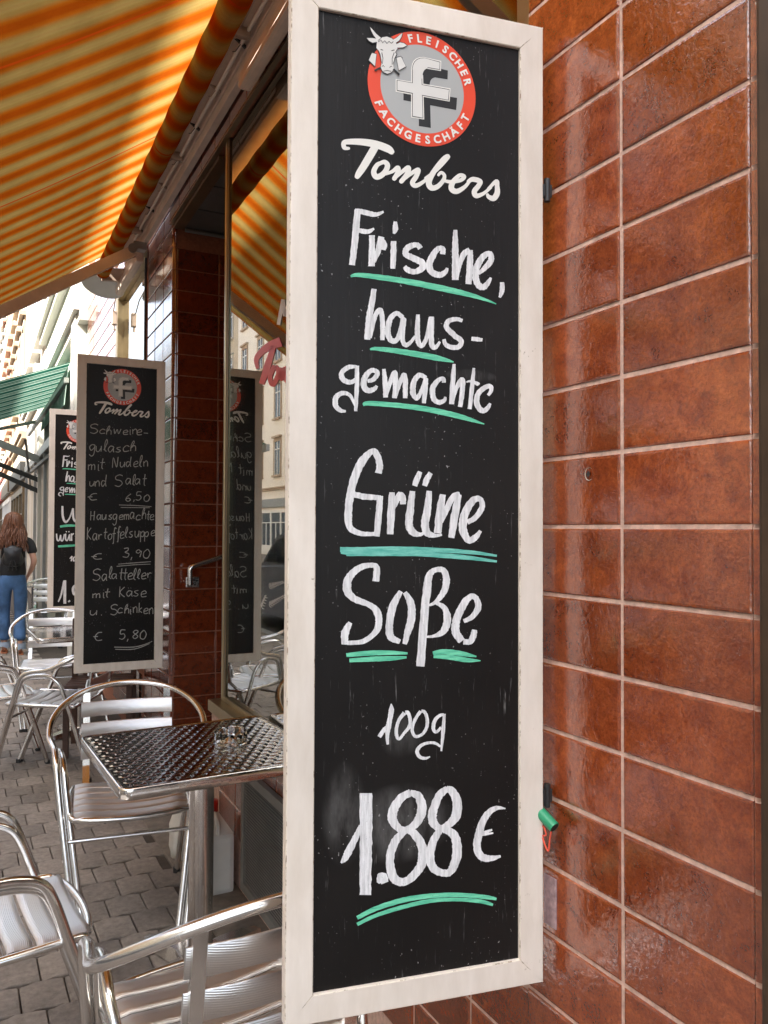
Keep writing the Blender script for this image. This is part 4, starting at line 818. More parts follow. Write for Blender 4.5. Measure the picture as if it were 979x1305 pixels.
# ================================================================== CHAIRS
def make_chair():
    root = thing('bistro_chair', 'x', 'chair')
    half = [(-.175, -.335, .006), (-.208, -.265, .22), (-.240, -.185, .45), (-.254, -.145, .565), (-.260, -.115, .612), (-.266, -.06, .632), (-.278, .00, .640), (-.290, .06, .655), (-.285, .14, .695), (-.245, .215, .74), (-.17, .268, .778), (-.08, .292, .797)]
    pts = half + [(0, .300, .802)] + [(-x, y, z) for x, y, z in reversed(half)]
    m = MB(); m.tube(smooth_path(pts, 5), .0125, 12); m.build('arm_and_back_tube', 'alu_tube', root)
    for s in (-1, 1):
        p = [(s*.149, -.335, .006), (s*.182, -.265, .22), (s*.214, -.185, .44), (s*.228, -.145, .548), (s*.234, -.112, .588), (s*.241, -.05, .606), (s*.252, .02, .608), (s*.258, .07, .585), (s*.250, .11, .52), (s*.228, .18, .28), (s*.205, .25, .006)]
        m = MB(); m.tube(smooth_path(p, 5), .0115, 12); m.build('side_leg_tube', 'alu_tube', root)
        for q in ((s*.175, -.335), (s*.149, -.335), (s*.205, .25)):
            m = MB(); m.tube([(q[0], q[1], 0), (q[0], q[1], .022)], .0145, 10); m.build('foot_cap', 'black_rubber', root)
    seat = [(-.205, -.205, .435), (-.19, -.235, .43), (-.12, -.258, .428), (0, -.268, .427), (.12, -.258, .428), (.19, -.235, .43), (.205, -.205, .435), (.212, -.04, .43), (.205, .13, .425), (.16, .16, .424), (-.16, .16, .424), (-.205, .13, .425), (-.212, -.04, .43)]
    m = MB(); m.tube(smooth_path(seat, 4, True), .011, 10, closed=True); m.build('seat_frame', 'alu_tube', root)
    m = MB(); m.tube([(-.212, -.225, .352), (.212, -.225, .352)], .008, 8); m.build('front_stretcher', 'alu_tube', root)
    for i in range(6):
        y = -.220+.068*i; m = MB(); n = 12; vs = []; hw = .0305
        wx = .198
        for k in range(n+1):
            x = -wx+2*wx*k/n; z = .441-.014*math.cos(math.pi*x/(2*wx))+ (0.004 if 0 < k < n else -.004)
            for (dy, dz) in ((-hw, -.003), (-hw+.003, .0015), (-.012, .003), (0, .002), (.012, .003), (hw-.003, .0015), (hw, -.003)): vs.append((x, y+dy, z+dz))
        m.add(vs, [(k*7+a, (k+1)*7+a, (k+1)*7+a+1, k*7+a+1) for k in range(n) for a in range(6)], True); m.build('seat_slat', 'alu_ribbed', root)
    def backy(x, z): return .235+.15*(z-.5) - .75*x*x + (.0)
    for i in range(3):
        z0 = .515+.082*i; m = MB(); n = 14; vs = []
        for k in range(n+1):
            x = -.178+.356*k/n
            for (dz, dy) in ((0, 0), (.003, -.003), (.03, -.0045), (.057, -.003), (.060, 0), (.057, .003), (.03, .0035), (.003, .003)): vs.append((x, backy(x, z0+dz)+dy, z0+dz))
        m.add(vs, [(k*8+a, k*8+(a+1) % 8, (k+1)*8+(a+1) % 8, (k+1)*8+a) for k in range(n) for a in range(8)], True); m.add(vs, [tuple(range(8)), tuple(range(n*8+7, n*8-1, -1))]); m.build('back_slat', 'alu_ribbed', root)
    for s in (-1, 1):
        m = MB(); x = s*.158; zt = .775; m.bar((x, .155, .43), (x, backy(x, .50)+.009, .49), .026, .010, (0, 1, 0)); m.bar((x, backy(x, .49)+.009, .488), (x, backy(x, .75)+.009, zt), .026, .010, (0, 1, 0)); m.build('back_support', 'alu_tube', root)
    return root
GC = 'aluminium bistro chairs on the pavement'
chair0 = make_chair(); used = []
def place_chair(x, y, rz, lab):
    o = chair0 if not used else copy_tree(chair0); used.append(1)
    o.location = (x, y, 0); o.rotation_euler = (0, 0, rad(rz)); o['label'] = lab; o['group'] = GC; return o
place_chair(.603, 3.20, -8, 'aluminium bistro chair behind the near table, facing the camera with its arched back')
place_chair(.51, 1.633, 185, 'aluminium bistro chair in the bottom foreground, its back behind the big chalkboard')
place_chair(.05, 2.31, 95, 'aluminium bistro chair cut by the left edge at the bottom of the picture')
place_chair(.577, 5.16, 240, 'aluminium bistro chair in front of the second table, seen side on under the menu board')
place_chair(.17, 5.50, 95, 'aluminium bistro chair at the left edge left of the second table')
place_chair(.65, 6.56, -8, 'aluminium bistro chair behind the second table, arched back against the third chalkboard')
place_chair(1.02, 10.75, -8, 'far aluminium bistro chair to the right of the walking woman')
# ================================================================== TABLES
def rrect(a, r, n=6):
    out = []
    for cx, cy, s in ((a-r, a-r, 0), (-a+r, a-r, 1), (-a+r, -a+r, 2), (a-r, -a+r, 3)):
        for k in range(n+1): t = math.pi/2*(s+k/n); out.append((cx+r*math.cos(t), cy+r*math.sin(t)))
    return out
def top_height(x, y):
    # woven embossing: rows of lens shaped pads, alternate rows shifted
    cw, chh = .042, .031; j = math.floor(y/chh); u = (x/cw + .5*(j % 2)) % 1; v_ = (y/chh) % 1
    return .0023*min(1, 1.25*(math.sin(math.pi*u)*math.sin(math.pi*v_))**.7)
def make_table(fine=True, A=.332, H=.723):
    root = thing('bistro_table', 'x', 'table')
    m = MB(); n = 230 if fine else 24; vs = []; a = A-.012
    for i in range(n+1):
        for j in range(n+1):
            x = -a+2*a*i/n; y = -a+2*a*j/n; e = min(1, (a-max(abs(x), abs(y)))/.02)
            vs.append((x, y, H+(top_height(x, y)*e if fine else 0)+.0005))
    m.add(vs, [(i*(n+1)+j, (i+1)*(n+1)+j, (i+1)*(n+1)+j+1, i*(n+1)+j+1) for i in range(n) for j in range(n)], True); m.build('table_top', 'steel_top', root)
    o1 = rrect(A, .035); m = MB(); k = len(o1)
    prof = [(A-.011, -.001), (A-.006, .0035), (A-.002, .002), (A, -.004), (A, -.028), (A-.004, -.032), (A-.012, -.030)]
    vs = []
    for aa, z in prof: vs += [(x*aa/A, y*aa/A, H+z) for x, y in o1]
    m.add(vs, [(p*k+i, p*k+(i+1) % k, (p+1)*k+(i+1) % k, (p+1)*k+i) for p in range(len(prof)-1) for i in range(k)], True); m.build('edge_band', 'steel_edge', root)
    m = MB(); m.box((-.30, -.30, H-.02), (.30, .30, H-.004)); m.box((-.09, -.09, H-.032), (.09, .09, H-.0205)); m.build('underside', 'grey_steel', root)
    m = MB(); m.tube([(0, 0, .05), (0, 0, H-.033)], .041, 28, caps=False); m.build('post', 'steel_post', root)
    m = MB(); m.box((-.07, -.05, .035), (.07, .05, .055), .006); m.build('post_foot', 'steel_post', root)
    for q in range(4):
        an = rad(25)+q*math.pi/2; d = Vector((math.cos(an), math.sin(an), 0)); sd = Vector((-d.y, d.x, 0)); m = MB(); vs = []
        for t_, hw, zz in ((.02, .05, .05), (.12, .045, .046), (.22, .035, .034), (.27, .022, .024)):
            c = d*t_; vs += [c-sd*hw+Vector((0, 0, .006)), c-sd*hw*.7+Vector((0, 0, zz)), c+sd*hw*.7+Vector((0, 0, zz)), c+sd*hw+Vector((0, 0, .006))]
        m.add(vs, [(i*4+a, i*4+a+1, i*4+a+5, i*4+a+4) for i in range(3) for a in range(3)] + [(12, 13, 14, 15)]); m.build('foot', 'steel_post', root)
    return root
t = NT('steel_edge'); v = t.pos((1, 1, 1), 'object'); t.base((.78, .76, .73)); t.b.inputs['Metallic'].default_value = 1; t.rough(.16)
wv = t.n('ShaderNodeTexVoronoi', Scale=38); t.l(t.pos((1, 1, .55), 'object'), wv.inputs['Vector']); t.bump(wv.outputs[0], .2, .003)
GT = 'steel bistro tables along the shopfront'
def put(o, x, y, rz, lab): o.location = (x, y, 0); o.rotation_euler = (0, 0, rad(rz)); o['label'] = lab; o['group'] = GT
put(make_table(True), .732, 2.65, 2.0, 'near square steel table with embossed top and glass ashtray on it')
tb = make_table(False); put(tb, .80, 6.02, 2, 'second steel table under the menu board, its top mirroring pale stripes')
t3 = copy_tree(tb); put(t3, .92, 11.4, 2, 'far steel table to the right of the walking woman')
# ashtray
ox, oy = .830, 2.645; zt = .7245
m = MB(); m.lathe([(0, 0), (.050, 0), (.054, .004), (.056, .042), (.053, .046), (.048, .042), (.044, .010), (.040, .007), (0, .007)], (0, 0, 0), 48, lambda a, j, z: z-(.010*max(0, math.cos(4*a))**8 if j in (3, 4, 5) else 0)); o = m.build('ashtray', 'clear_glass', None); o.location = (ox, oy, zt); tag(o, 'round clear glass ashtray on the near steel table', 'ashtray')
# canister and bag by the wall
base = (.935, 3.20, 0)
cn = thing('plastic_canister', 'white plastic canister with red cap standing behind the near table leg', 'canister', base)
m = MB(); m.box((-.065, -.08, 0), (.065, .08, .24), .02); pr = [(-.06, -.075), (.06, -.075), (.06, .075), (-.06, .075)]
vs = [(x, y, .235) for x, y in pr] + [(x*.35, y*.35+.03, .30) for x, y in pr]; m.add(vs, [(0, 1, 5, 4), (1, 2, 6, 5), (2, 3, 7, 6), (3, 0, 4, 7), (4, 5, 6, 7)]); m.build('body', 'white_plastic', cn)
m = MB(); m.lathe([(0, .345), (.024, .345), (.026, .34), (.026, .30), (.0, .30)], (0, .03, 0), 18); m.build('cap', 'red_plastic', cn)
m = MB(); m.tube(smooth_path([(0, -.065, .235), (0, -.055, .28), (0, -.005, .30)], 5), .010, 8); m.build('handle', 'white_plastic', cn)
m = MB(); prof = [(0, 0), (.07, 0), (.085, .06), (.08, .16), (.06, .24), (.03, .30), (.045, .34)]
m.lathe(prof, (0, 0, 0), 28, lambda a, j, z: z+.012*math.sin(3*a+j)); 
for k in range(len(m.v)): x, y, z = m.v[k]; q = 1+.12*math.sin(5*math.atan2(y, x)+z*30); m.v[k] = (x*q, y*q*.8, z)
o = m.build('plastic_bag', 'white_plastic', None); o.location = (.93, 3.56, 0); tag(o, 'crumpled white plastic bag on the ground beside the canister', 'bag')
# brown wooden folding chair behind the menu board's lower edge
wc = thing('wooden_chair', 'brown wooden chair with dark slats standing by the wall under the menu board', 'chair', (.86, 5.55, 0), rad(-15))
for s in (-1, 1):
    for yy, zz in ((-.18, .44), (.18, .84)): m = MB(); m.box((s*.19-.018, yy-.018, 0), (s*.19+.018, yy+.018, zz), .004); m.build('leg', 'brown_wood', wc)
for i in range(6): m = MB(); m.box((-.20, -.21+.068*i, .44), (.20, -.155+.068*i, .458), .003); m.build('seat_slat', 'brown_wood', wc)
for i in range(3): m = MB(); m.box((-.172, .17, .56+.1*i), (.172, .19, .62+.1*i), .003); m.build('back_slat', 'brown_wood', wc)
# ================================================================== PERSON
def skin(name, nodes, edges, mat, parent, sub=2, post=None):
    me = bpy.data.meshes.new(name); me.from_pydata([n[:3] for n in nodes], edges, [])
    o = bpy.data.objects.new(name, me); COL.objects.link(o)
    md = o.modifiers.new('s', 'SKIN'); md.branch_smoothing = .6; md.use_smooth_shade = True
    if not me.skin_vertices: 
        bpy.context.view_layer.objects.active = o
    for i, n in enumerate(nodes):
        sv = me.skin_vertices[0].data[i]; r = n[3]; sv.radius = (r, r) if not isinstance(r, tuple) else r; sv.use_root = (i == 0)
    sm = o.modifiers.new('u', 'SUBSURF'); sm.levels = sub; sm.render_levels = sub
    dg = bpy.context.evaluated_depsgraph_get(); dg.update()
    m2 = bpy.data.meshes.new_from_object(o.evaluated_get(dg)); bpy.data.objects.remove(o)
    if post:
        for v in m2.vertices: v.co = post(v.co)
    m2.materials.clear(); m2.materials.append(MT[mat])
    for p in m2.polygons: p.use_smooth = True; p.material_index = 0
    o = bpy.data.objects.new(name, m2); COL.objects.link(o); o.parent = parent; return o
def chain(n, start=0): return [(start+i, start+i+1) for i in range(n-1)]
pr = thing('person', 'woman walking away with long auburn hair, black t-shirt, black backpack and blue jeans', 'person', (.585, 10.15, 0), rad(-4))
N = [(0, 0, .90, (.135, .095)), (0, 0, 1.02, (.115, .085)), (0, .0, 1.16, (.13, .09)), (0, 0, 1.28, (.12, .085)), (0, 0, 1.35, .06), (0, .01, 1.41, .05), (0, .02, 1.47, .07), (0, .02, 1.53, .085), (0, .02, 1.585, .06)]
E_ = chain(9)
def limb(pts, at):
    k = len(N); N.extend(pts); E_.append((at, k)); E_.extend(chain(len(pts), k)); return k
limb([(.09, 0, 1.325, .055), (.165, -.005, 1.30, .048), (.195, -.03, 1.18, .042), (.225, -.045, 1.06, .036), (.20, .03, .97, .030), (.165, .085, .90, .022), (.155, .105, .86, .024)], 3)
limb([(-.09, 0, 1.325, .055), (-.165, -.005, 1.30, .048), (-.20, -.03, 1.18, .042), (-.225, -.045, 1.06, .036), (-.20, .03, .97, .030), (-.165, .085, .90, .022), (-.155, .105, .86, .024)], 3)
for s, yk, ya in ((1, .03, -.09), (-1, .08, .10)):
    limb([(s*.08, .0, .80, .085), (s*.085, yk*.6, .62, .072), (s*.08, yk, .47, .052), (s*.08, (yk+ya)/2-.02, .28, .046), (s*.08, ya, .10, .030), (s*.08, ya+.02, .05, .03), (s*.085, ya+.10, .025, .026), (s*.088, ya+.15, .02, .018)], 0)
for s in (1, -1):
    for f in range(5):
        a = (f-2)*.011; at = 15 if s == 1 else 22
        limb([(s*(.150-.002*f), .118+a*.5, .838, .0085), (s*.142, .135+a, .805-.006*(2-abs(f-2)), .007)] if f else [(s*.148, .085, .845, .0085), (s*.135, .085, .82, .007)], at)
skin('body', N, E_, 'skin', pr, 2)
T = [(0, 0, .86, (.15, .105)), (0, 0, .95, (.155, .11)), (0, 0, 1.04, (.14, .10)), (0, 0, 1.16, (.145, .105)), (0, 0, 1.28, (.135, .098)), (0, 0, 1.345, .07)]
TE = chain(6)
for s in (1, -1):
    k = len(T); T += [(s*.10, 0, 1.325, .066), (s*.172, -.005, 1.295, .062), (s*.198, -.028, 1.20, .060), (s*.206, -.035, 1.14, .064)]; TE += [(4, k)] + chain(4, k)
skin('t_shirt', T, TE, 'black_shirt', pr, 2)
J = [(0, -.0, 1.0, (.15, .11)), (0, -.005, .86, (.165, .125))]; JE = [(0, 1)]
for s, yk, ya in ((1, .03, -.09), (-1, .08, .10)):
    k = len(J); J += [(s*.085, -.005, .78, .096), (s*.088, yk*.6, .62, .082), (s*.082, yk, .47, .064), (s*.08, (yk+ya)/2-.01, .30, .066), (s*.08, ya+.005, .145, .078)]; JE += [(1, k)] + chain(5, k)
jn = skin('jeans', J, JE, 'denim', pr, 2)
for s, ya in ((1, -.09), (-1, .10)):
    m = MB(); n = 30; vs = []
    for k in range(n): a = 2*math.pi*k/n; r_ = .068; vs += [(s*.08+r_*math.cos(a), ya+.005+r_*math.sin(a), .135), (s*.08+r_*1.05*math.cos(a), ya+.005+r_*1.05*math.sin(a), .085-random.uniform(0, .03))]
    m.add(vs, [(2*k, 2*((k+1) % n), 2*((k+1) % n)+1, 2*k+1) for k in range(n)]); m.build('frayed_hem', 'denim_fray', jn)
    m = MB(); m.box((s*.08-.036, ya-.045, 0), (s*.088+.038, ya+.165, .016), .005); m.tube(smooth_path([(s*.08-.03, ya+.08, .01), (s*.08, ya+.085, .06), (s*.08+.036, ya+.08, .01)], 4), .008, 6); m.tube(smooth_path([(s*.08-.03, ya-.02, .01), (s*.08, ya-.045, .055), (s*.08+.036, ya-.02, .01)], 4), .008, 6); m.build('sandal', 'sandal', pr)
m = MB(); rnd = random.Random(3)
vs = []; nu, nv = 22, 14
for i in range(nu):
    for j in range(nv+1):
        a = 2*math.pi*i/nu; b_ = math.pi*j/nv*.86; rr = 1+.03*math.sin(a*9+b_*3)
        vs.append((.088*math.sin(b_)*math.cos(a)*rr, -.004+.100*math.sin(b_)*math.sin(a)*rr, 1.512+.110*math.cos(b_)))
m.add(vs, [(i*(nv+1)+j, ((i+1) % nu)*(nv+1)+j, ((i+1) % nu)*(nv+1)+j+1, i*(nv+1)+j+1) for i in range(nu) for j in range(nv)], True)
for k in range(150):
    a = math.pi*(1.0+rnd.uniform(-.12, 1.12)); ca, sa = math.cos(a), math.sin(a); e = rnd.uniform(.95, 1.12); L_ = rnd.uniform(1.17, 1.30); sp = rnd.uniform(.8, 1.25)
    ph = rnd.uniform(0, 6.28); am = rnd.uniform(.004, .014)
    pts = [(.02*ca, -.02+.02*sa, 1.622), (.070*ca*e, -.004+.080*sa*e, 1.585), (.092*ca*e, -.01+.100*sa*e, 1.50)]
    for q in range(1, 6):
        t_ = q/5; z = 1.50+(L_-1.50)*t_; w_ = .095+.055*t_*sp; pts.append((w_*ca*1.0+am*math.sin(ph+q*1.6), -.015-.085*t_*(1 if sa < -.2 else .4)+.085*sa*(1-.2*t_)+am*math.cos(ph+q*1.3), z))
    P = smooth_path(pts, 3); n_ = len(P); m.tube(P, [.012*(1-.75*(i/(n_-1))**2) for i in range(n_)], 5)
m.build('hair', 'hair', pr)
bp = skin('backpack', [(0, -.19, 1.00, (.13, .07)), (0, -.20, 1.10, (.125, .075)), (0, -.18, 1.19, (.09, .06)), (0, -.15, 1.25, (.05, .04))], chain(4), 'black_leather', pr, 2)
m = MB()
vs = []
for i in range(9):
    for j in range(7):
        a = -1+2*i/8; b = j/6; vs.append((a*.095*(1-.25*b), -.255-.022*(1-a*a)*math.sin(b*3)+.03*b*0, 1.225-.15*b))
m.add(vs, [(i*7+j, (i+1)*7+j, (i+1)*7+j+1, i*7+j+1) for i in range(8) for j in range(6)], True); m.build('flap', 'black_leather', bp)
for s in (1, -1):
    m = MB(); P = smooth_path([(s*.05, -.13, 1.26), (s*.09, -.09, 1.345), (s*.10, .02, 1.38), (s*.11, .10, 1.28), (s*.12, .08, 1.1)], 5); m.tube(P, .012, 8); m.build('strap', 'black_leather', bp)
for q in (-.03, .0, .03):
    m = MB(); m.tube([(q*.3, -.268, 1.09), (q, -.275, 1.04), (q*1.4, -.262, .97)], .005, 6); m.build('drawstring', 'black_leather', bp)
# ================================================================== BUILDINGS
def win(root, off, X, sgn, yc, zc, w_, h_, frame, pane, hood=True):
    """X = wall face; sgn -1: faces -x (our side), +1: faces +x (across the street); z above ground"""
    d = .07; m = MB(); f = .09
    x0, x1 = X, X+sgn*d
    for a, b_ in (((x0, yc-w_/2-f, zc-h_/2), (x1, yc-w_/2, zc+h_/2)), ((x0, yc+w_/2, zc-h_/2), (x1, yc+w_/2+f, zc+h_/2)), ((x0, yc-w_/2-f, zc+h_/2+.001), (x1, yc+w_/2+f, zc+h_/2+f))): m.box(a, b_)
    if hood: m.box((x0, yc-w_/2-f-.06, zc+h_/2+f+.1), (x1+sgn*.10, yc+w_/2+f+.06, zc+h_/2+f+.2)); m.box((x0, yc-w_/2-f, zc+h_/2+f+.001), (x0+sgn*.05, yc+w_/2+f, zc+h_/2+f+.099))
    o = m.build('window', frame, root, off)
    m = MB(); m.box((x0+sgn*.004, yc-w_/2, zc-h_/2), (x0+sgn*.014, yc+w_/2, zc+h_/2)); m.build('glazing', pane, o, off)
    m = MB(); xs = x0+sgn*.015; xe = x0+sgn*.045
    m.box((xs, yc-.03, zc-h_/2), (xe, yc+.03, zc+h_/2)); m.box((xs, yc-w_/2, zc+h_/2-.45), (xe-sgn*.002, yc-.031, zc+h_/2-.40)); m.box((xs, yc+.031, zc+h_/2-.45), (xe-sgn*.002, yc+w_/2, zc+h_/2-.40))
    for s in (-1, 1): m.box((xs, yc+s*(w_/2-.05), zc-h_/2), (xe-sgn*.001, yc+s*w_/2, zc+h_/2))
    m.build('sash', 'white_paint', o, off)
    m = MB(); m.box((x0, yc-w_/2-f-.05, zc-h_/2-.10), (x1+sgn*.09, yc+w_/2+f+.05, zc-h_/2-.001)); m.build('sill', frame, o, off)
def building(name, lab, X, sgn, y0, y1, H, wall, trim, floors, nw, z0w, shop=None, wh=1.75, ww=1.0, pane='window_glass_far', depth=9, cat='building', roof='roof_tiles', moulds=(), pil=()):
    off = (X-sgn*depth/2 if False else X, (y0+y1)/2, 0); t_ = fthing(name, lab, cat, off)
    bk = X-sgn*depth
    m = MB(); m.box((X, y0+.01, .03), (bk, y1-.01, H)); m.build('wall', wall, t_, off)
    m = MB(); m.add([(X+sgn*.35, y0, H+.002), (X+sgn*.35, y1, H+.002), (X-sgn*depth*.5, y1, H+2.2), (X-sgn*depth*.5, y0, H+2.2), (bk, y0, H+.002), (bk, y1, H+.002)], [(0, 1, 2, 3), (3, 2, 5, 4), (0, 3, 4), (1, 5, 2), (0, 4, 5, 1)]); m.build('roof', roof, t_, off)
    m = MB(); m.box((X, y0, H-.35), (X+sgn*.28, y1, H-.05)); m.box((X, y0, H-.45), (X+sgn*.14, y1, H-.351)); m.build('cornice', trim, t_, off)
    for z in moulds: m = MB(); m.box((X, y0+.02, z), (X+sgn*.10, y1-.02, z+.10)); m.box((X, y0+.02, z+.101), (X+sgn*.16, y1-.02, z+.17)); m.build('moulding', trim, t_, off)
    for y, w_ in pil: m = MB(); m.box((X, y, .03), (X+sgn*.12, y+w_, z0w-.6)); m.box((X, y-.05, z0w-.75), (X+sgn*.2, y+w_+.05, z0w-.599)); m.build('pilaster', trim, t_, off)
    n = max(1, nw); pitch = (y1-y0)/n
    for f in range(floors):
        for i in range(n): win(t_, off, X, sgn, y0+pitch*(i+.5), z0w+f*3.05+wh/2, ww, wh, trim, pane)
    if shop:
        k = int((y1-y0)/1.6); p = (y1-y0-.4)/k
        for i in range(k):
            a = y0+.2+p*i; m = MB(); xs, xe = X+sgn*.002, X+sgn*.06
            m.box((xs, a, .1), (xe, a+.09, 2.45)); m.box((xs, a+p-.09, .1), (xe, a+p-.001, 2.45)); m.box((xs, a+.091, 2.3), (xe, a+p-.091, 2.45)); m.box((xs, a+.091, .1), (xe, a+p-.091, .55)); m.box((xs, a+.091, 1.75), (xe, a+p-.091, 1.80)); m.box((xs, a+p/2-.03, .551), (xe-sgn*.003, a+p/2+.03, 1.749))
            o = m.build('shop_window', shop[0], t_, off); m = MB(); m.box((xs, a+.09, .55), (xs+sgn*.01, a+p-.09, 2.3)); m.build('glazing', 'window_glass_far', o, off)
        m = MB(); m.box((X, y0+.1, 2.6), (X+sgn*.12, y1-.1, 3.05)); m.build('shop_fascia', shop[1], t_, off)
    return t_
# our side of the street, beyond the tiled shop
sh = fthing('shop_upper_storeys', 'upper storeys of the tiled shop building above the orange awning', 'building', (1.5, 3, R(3.41)))
m = MB(); m.box((1.02, -8, R(3.405)), (9, 8.81, 14)); m.build('wall', 'plaster_cream', sh, (1.5, 3, R(3.41)))
m = MB(); m.box((.9, -8, R(3.40)), (1.018, 8.81, R(3.62))); m.build('moulding', 'stone_trim', sh, (1.5, 3, R(3.41)))
g2 = building('pale_green_house', 'pale green stuccoed house with white mouldings beyond the tiled shop', 1.02, -1, 8.82, 15.0, 13.5, 'plaster_pale_green', 'stone_trim', 3, 3, 5.4, None, moulds=(3.62, 4.6), pil=((9.05, .4),))
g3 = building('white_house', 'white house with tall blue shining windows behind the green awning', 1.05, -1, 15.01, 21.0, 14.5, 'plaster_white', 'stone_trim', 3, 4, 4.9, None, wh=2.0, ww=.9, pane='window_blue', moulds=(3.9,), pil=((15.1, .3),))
g4 = building('sand_house', 'sand coloured house with stone window surrounds further down the street', 1.02, -1, 21.01, 28.5, 13.8, 'plaster_cream', 'sand_trim', 3, 4, 4.7, ('brown_frame', 'black_metal'), moulds=(3.6,))
g5 = building('rose_house', 'rose and cream house at the far left end of the street', .98, -1, 28.51, 37, 15, 'plaster_sand', 'plaster_rose', 3, 4, 4.7, ('white_paint', 'brown_frame'), moulds=(3.6,))
g6 = building('end_house', 'far pale house closing the row of shopfronts', 1.0, -1, 37.01, 60, 14, 'plaster_white', 'stone_trim', 3, 8, 4.7, ('brown_frame', 'red_plastic'), moulds=(3.6,))
# ground floor of the pale green and the white house
off = (1.0, 14.5, 0)
sf = fthing('slatted_shopfront', 'pale shopfront with vertical beige panels and grey steel frames', 'shopfront', off)
for i in range(26):
    y = 11.6+.30*i; m = MB(); m.box((.985, y, .25), (1.012, y+.262, 2.62), .004); m.build('panel', 'shutter_beige' if i % 4 else 'plaster_cream', sf, off)
for y in (11.45, 13.9, 16.4, 19.5): m = MB(); m.box((.94, y, .03), (1.01, y+.09, 3.3)); m.build('post', 'grey_steel', sf, off)
m = MB(); m.box((.93, 11.4, 2.66), (1.015, 19.6, 2.80)); m.build('rail', 'grey_steel', sf, off)
# green awning
off = (1.0, 12.4, R(2.0)); ga_ = fthing('green_awning', 'green and white striped awning sloping over the pavement behind the boards', 'awning', off)
m = MB(); vs = []; nx, ny = 16, 20; YG0, YG1 = 10.45, 14.6
for i in range(nx+1):
    for j in range(ny+1): x = 1.0-2.5*i/nx; vs.append((x, YG0+(YG1-YG0)*j/ny, R(2.03)-(1.0-x)*.352-.03*math.sin(math.pi*i/nx)))
m.add(vs, [(i*(ny+1)+j, (i+1)*(ny+1)+j, (i+1)*(ny+1)+j+1, i*(ny+1)+j+1) for i in range(nx) for j in range(ny)], True); m.build('cloth', 'green_cloth', ga_, off)
m = MB(); m.add([(.97, YG0, R(1.98)), (.97, YG1, R(1.98)), (.93, YG1, R(1.60)), (.93, YG0, R(1.50))], [(0, 1, 2, 3)]); m.build('side_valance', 'pale_cloth', ga_, off)
m = MB(); m.bar((.95, YG0-.02, R(1.80)), (.80, YG1+1, R(1.66)), .05, .06); m.build('support_bar', 'grey_steel', ga_, off)
m = MB(); m.box((-1.53, YG0-.02, R(1.06)), (-1.48, YG1+.02, R(1.15))); m.build('front_bar', 'grey_steel', ga_, off)
for y in (YG1-.3,): m = MB(); m.bar((.98, y, R(1.78)), (-1.48, y, R(1.08)), .035, .05); m.build('folding_arm', 'grey_steel', ga_, off)
off = (1.0, 17, R(1.1)); ar = fthing('folded_awning_arms', 'bare grey and black awning arms sticking out over the pavement under the green awning', 'awning', off)
def armline(p, q, Y, w_, mat):
    a = ray(*p); a = a*(Y/a.y); b_ = ray(*q); b_ = b_*(Y/b_.y); d = (b_-a); a = a+d*-.02
    def toF(v): return (v.x*math.cos(FA)-v.y*math.sin(FA), v.x*math.sin(FA)+v.y*math.cos(FA), R(v.z))
    m = MB(); m.bar(toF(a), toF(a+d*1.6), w_, w_*1.3); m.build('awning_arm', mat, ar, off)
armline((62, 591), (0, 565), 15.0, .09, 'grey_steel'); armline((62, 617), (0, 592), 15.2, .06, 'black_metal'); armline((60, 631), (0, 604), 15.2, .06, 'black_metal')
m = MB(); m.bar((.95, 11.6, R(1.05)), (.85, 19.5, R(1.05)), .05, .05); m.bar((.6, 12.5, R(1.25)), (.95, 17.5, R(.75)), .03, .03); m.build('tie_bar', 'black_metal', ar, off)
# across the street (seen mirrored in the shop window); their eaves shade the pavement
XO = -12.2; HO = 15.73
for i, (y0, y1, wl, tr_, lb) in enumerate(((-14, 8, 'plaster_cream', 'stone_trim', 'cream house across the street nearest the camera, behind its left side'), (8.01, 27, 'plaster_sand', 'sand_trim', 'sand coloured house across the street'), (27.01, 48, 'plaster_white_lifted', 'sand_trim', 'white house across the street mirrored in the shop window'), (48.01, 85, 'plaster_cream', 'stone_trim', 'far cream house across the street'))):
    building('house_across_street', lb, XO, 1, y0, y1, HO, wl, tr_, 4, max(3, int((y1-y0)/2.9)), 4.3, ('white_paint', 'grey_steel'), wh=1.8, ww=.95, moulds=(3.5,))
for k, (y, s_) in enumerate(((33.6, 1), (36.2, .9))):
    base = (XO+.6, y, .03); t_ = fthing('planter', 'grey planter box with leafy shrub before the white house, ' + ('left' if k else 'right') + ' of the mirrored pair', 'planter', base)
    m = MB(); m.box((base[0]-.3, y-.45, .03), (base[0]+.3, y+.45, .65), .02); m.build('box', 'concrete', t_, base)
    m = MB()
    for q in range(260):
        a = random.uniform(0, 6.28); rr = random.uniform(0, .42); c = Vector((base[0]+rr*.7*math.cos(a), y+rr*math.sin(a), .62+random.uniform(0, .5)*(1-rr))); d = Vector((random.uniform(-1, 1), random.uniform(-1, 1), random.uniform(-.3, 1))).normalized(); sd = d.orthogonal().normalized(); L_ = .10
        m.add([c, c+d*L_*.5+sd*.025, c+d*L_, c+d*L_*.5-sd*.025], [(0, 1, 2, 3)])
    m.build('shrub', 'green_leaf', t_, base)
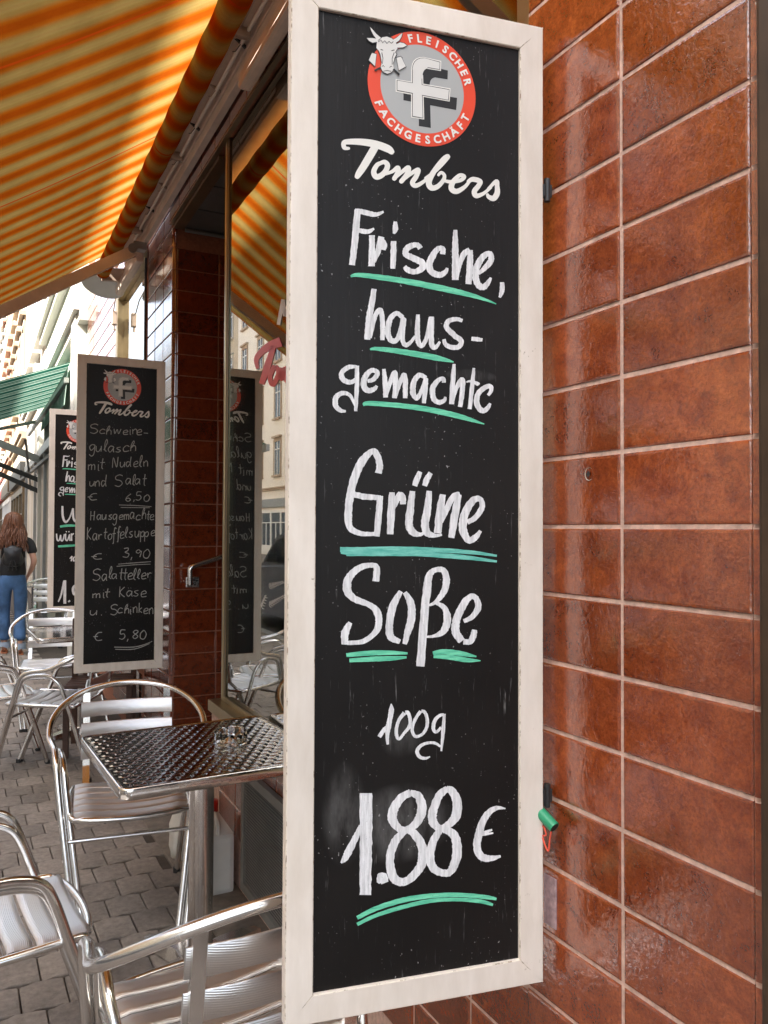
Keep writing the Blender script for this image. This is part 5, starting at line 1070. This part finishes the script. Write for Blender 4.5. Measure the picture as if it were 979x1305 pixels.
# parked car, seen mirrored in the window
car = thing('parked_car', 'blue grey parked car by the kerb, mirrored in the shop window', 'car', (-2.55, 11.5, -.05))
side = [(-2.0, .32), (-2.02, .62), (-1.95, .88), (-1.80, .95), (-1.55, .98), (-1.15, 1.00), (.75, .93), (1.10, .86), (1.75, .74), (1.98, .60), (2.02, .34), (1.7, .22), (-1.7, .22)]
def loft(poly_fn, xs): 
    m = MB(); P = [[(x, *p) for p in poly_fn(x)] for x in xs]; k = len(P[0]); vs = sum(P, []); m.add(vs, [(i*k+j, (i+1)*k+j, (i+1)*k+(j+1) % k, i*k+(j+1) % k) for i in range(len(xs)-1) for j in range(k)], True); m.add(vs, [tuple(range(k-1, -1, -1)), tuple(range((len(xs)-1)*k, len(xs)*k))]); return m
def bodyp(x):
    a = abs(x)/.88; s = 1-.04*a**6; return [(y*(1-.03*a**4), .22+(z-.22)*s) for y, z in side]
loft(bodyp, [-.88, -.84, -.7, 0, .7, .84, .88]).build('body', 'car_paint', car)
cabin = [(-1.78, .96), (-1.45, 1.36), (-1.1, 1.45), (-.2, 1.47), (.30, 1.38), (1.08, .90)]
def cab(x): a = abs(x)/.80; return [(y, .94+(z-.94)*(1-.02*a**2)) for y, z in cabin]
loft(cab, [-.70, -.66, 0, .66, .70]).build('greenhouse', 'car_paint', car)
for s in (-1, 1):
    for poly in ([(-1.60, 1.0), (-1.38, 1.30), (-.95, 1.39), (-.48, 1.41), (-.48, 1.0)], [(-.40, 1.0), (-.40, 1.41), (-.18, 1.41), (.28, 1.31), (.88, .97)]):
        m = MB(); m.add([(s*.706, y, z) for y, z in poly], [tuple(range(len(poly)))]); m.build('side_window', 'car_glass', car)
    m = MB(); m.box((s*.86, .62, .93), (s*1.02, .74, 1.06), .03); m.build('wing_mirror', 'black_rubber', car)
    for y in (-1.28, 1.28):
        m = MB(); m.tube([(s*.70, y, .31), (s*.885, y, .31)], .31, 28); wh_ = m.build('wheel', 'tyre', car); m = MB(); m.tube([(s*.88, y, .31), (s*.893, y, .31)], .20, 20); m.build('rim', 'alu_slat', wh_)
m = MB(); m.add([(-.62, .36, 1.36), (.62, .36, 1.36), (.68, 1.06, .93), (-.68, 1.06, .93)], [(0, 1, 2, 3)]); m.build('windscreen', 'car_glass', car)
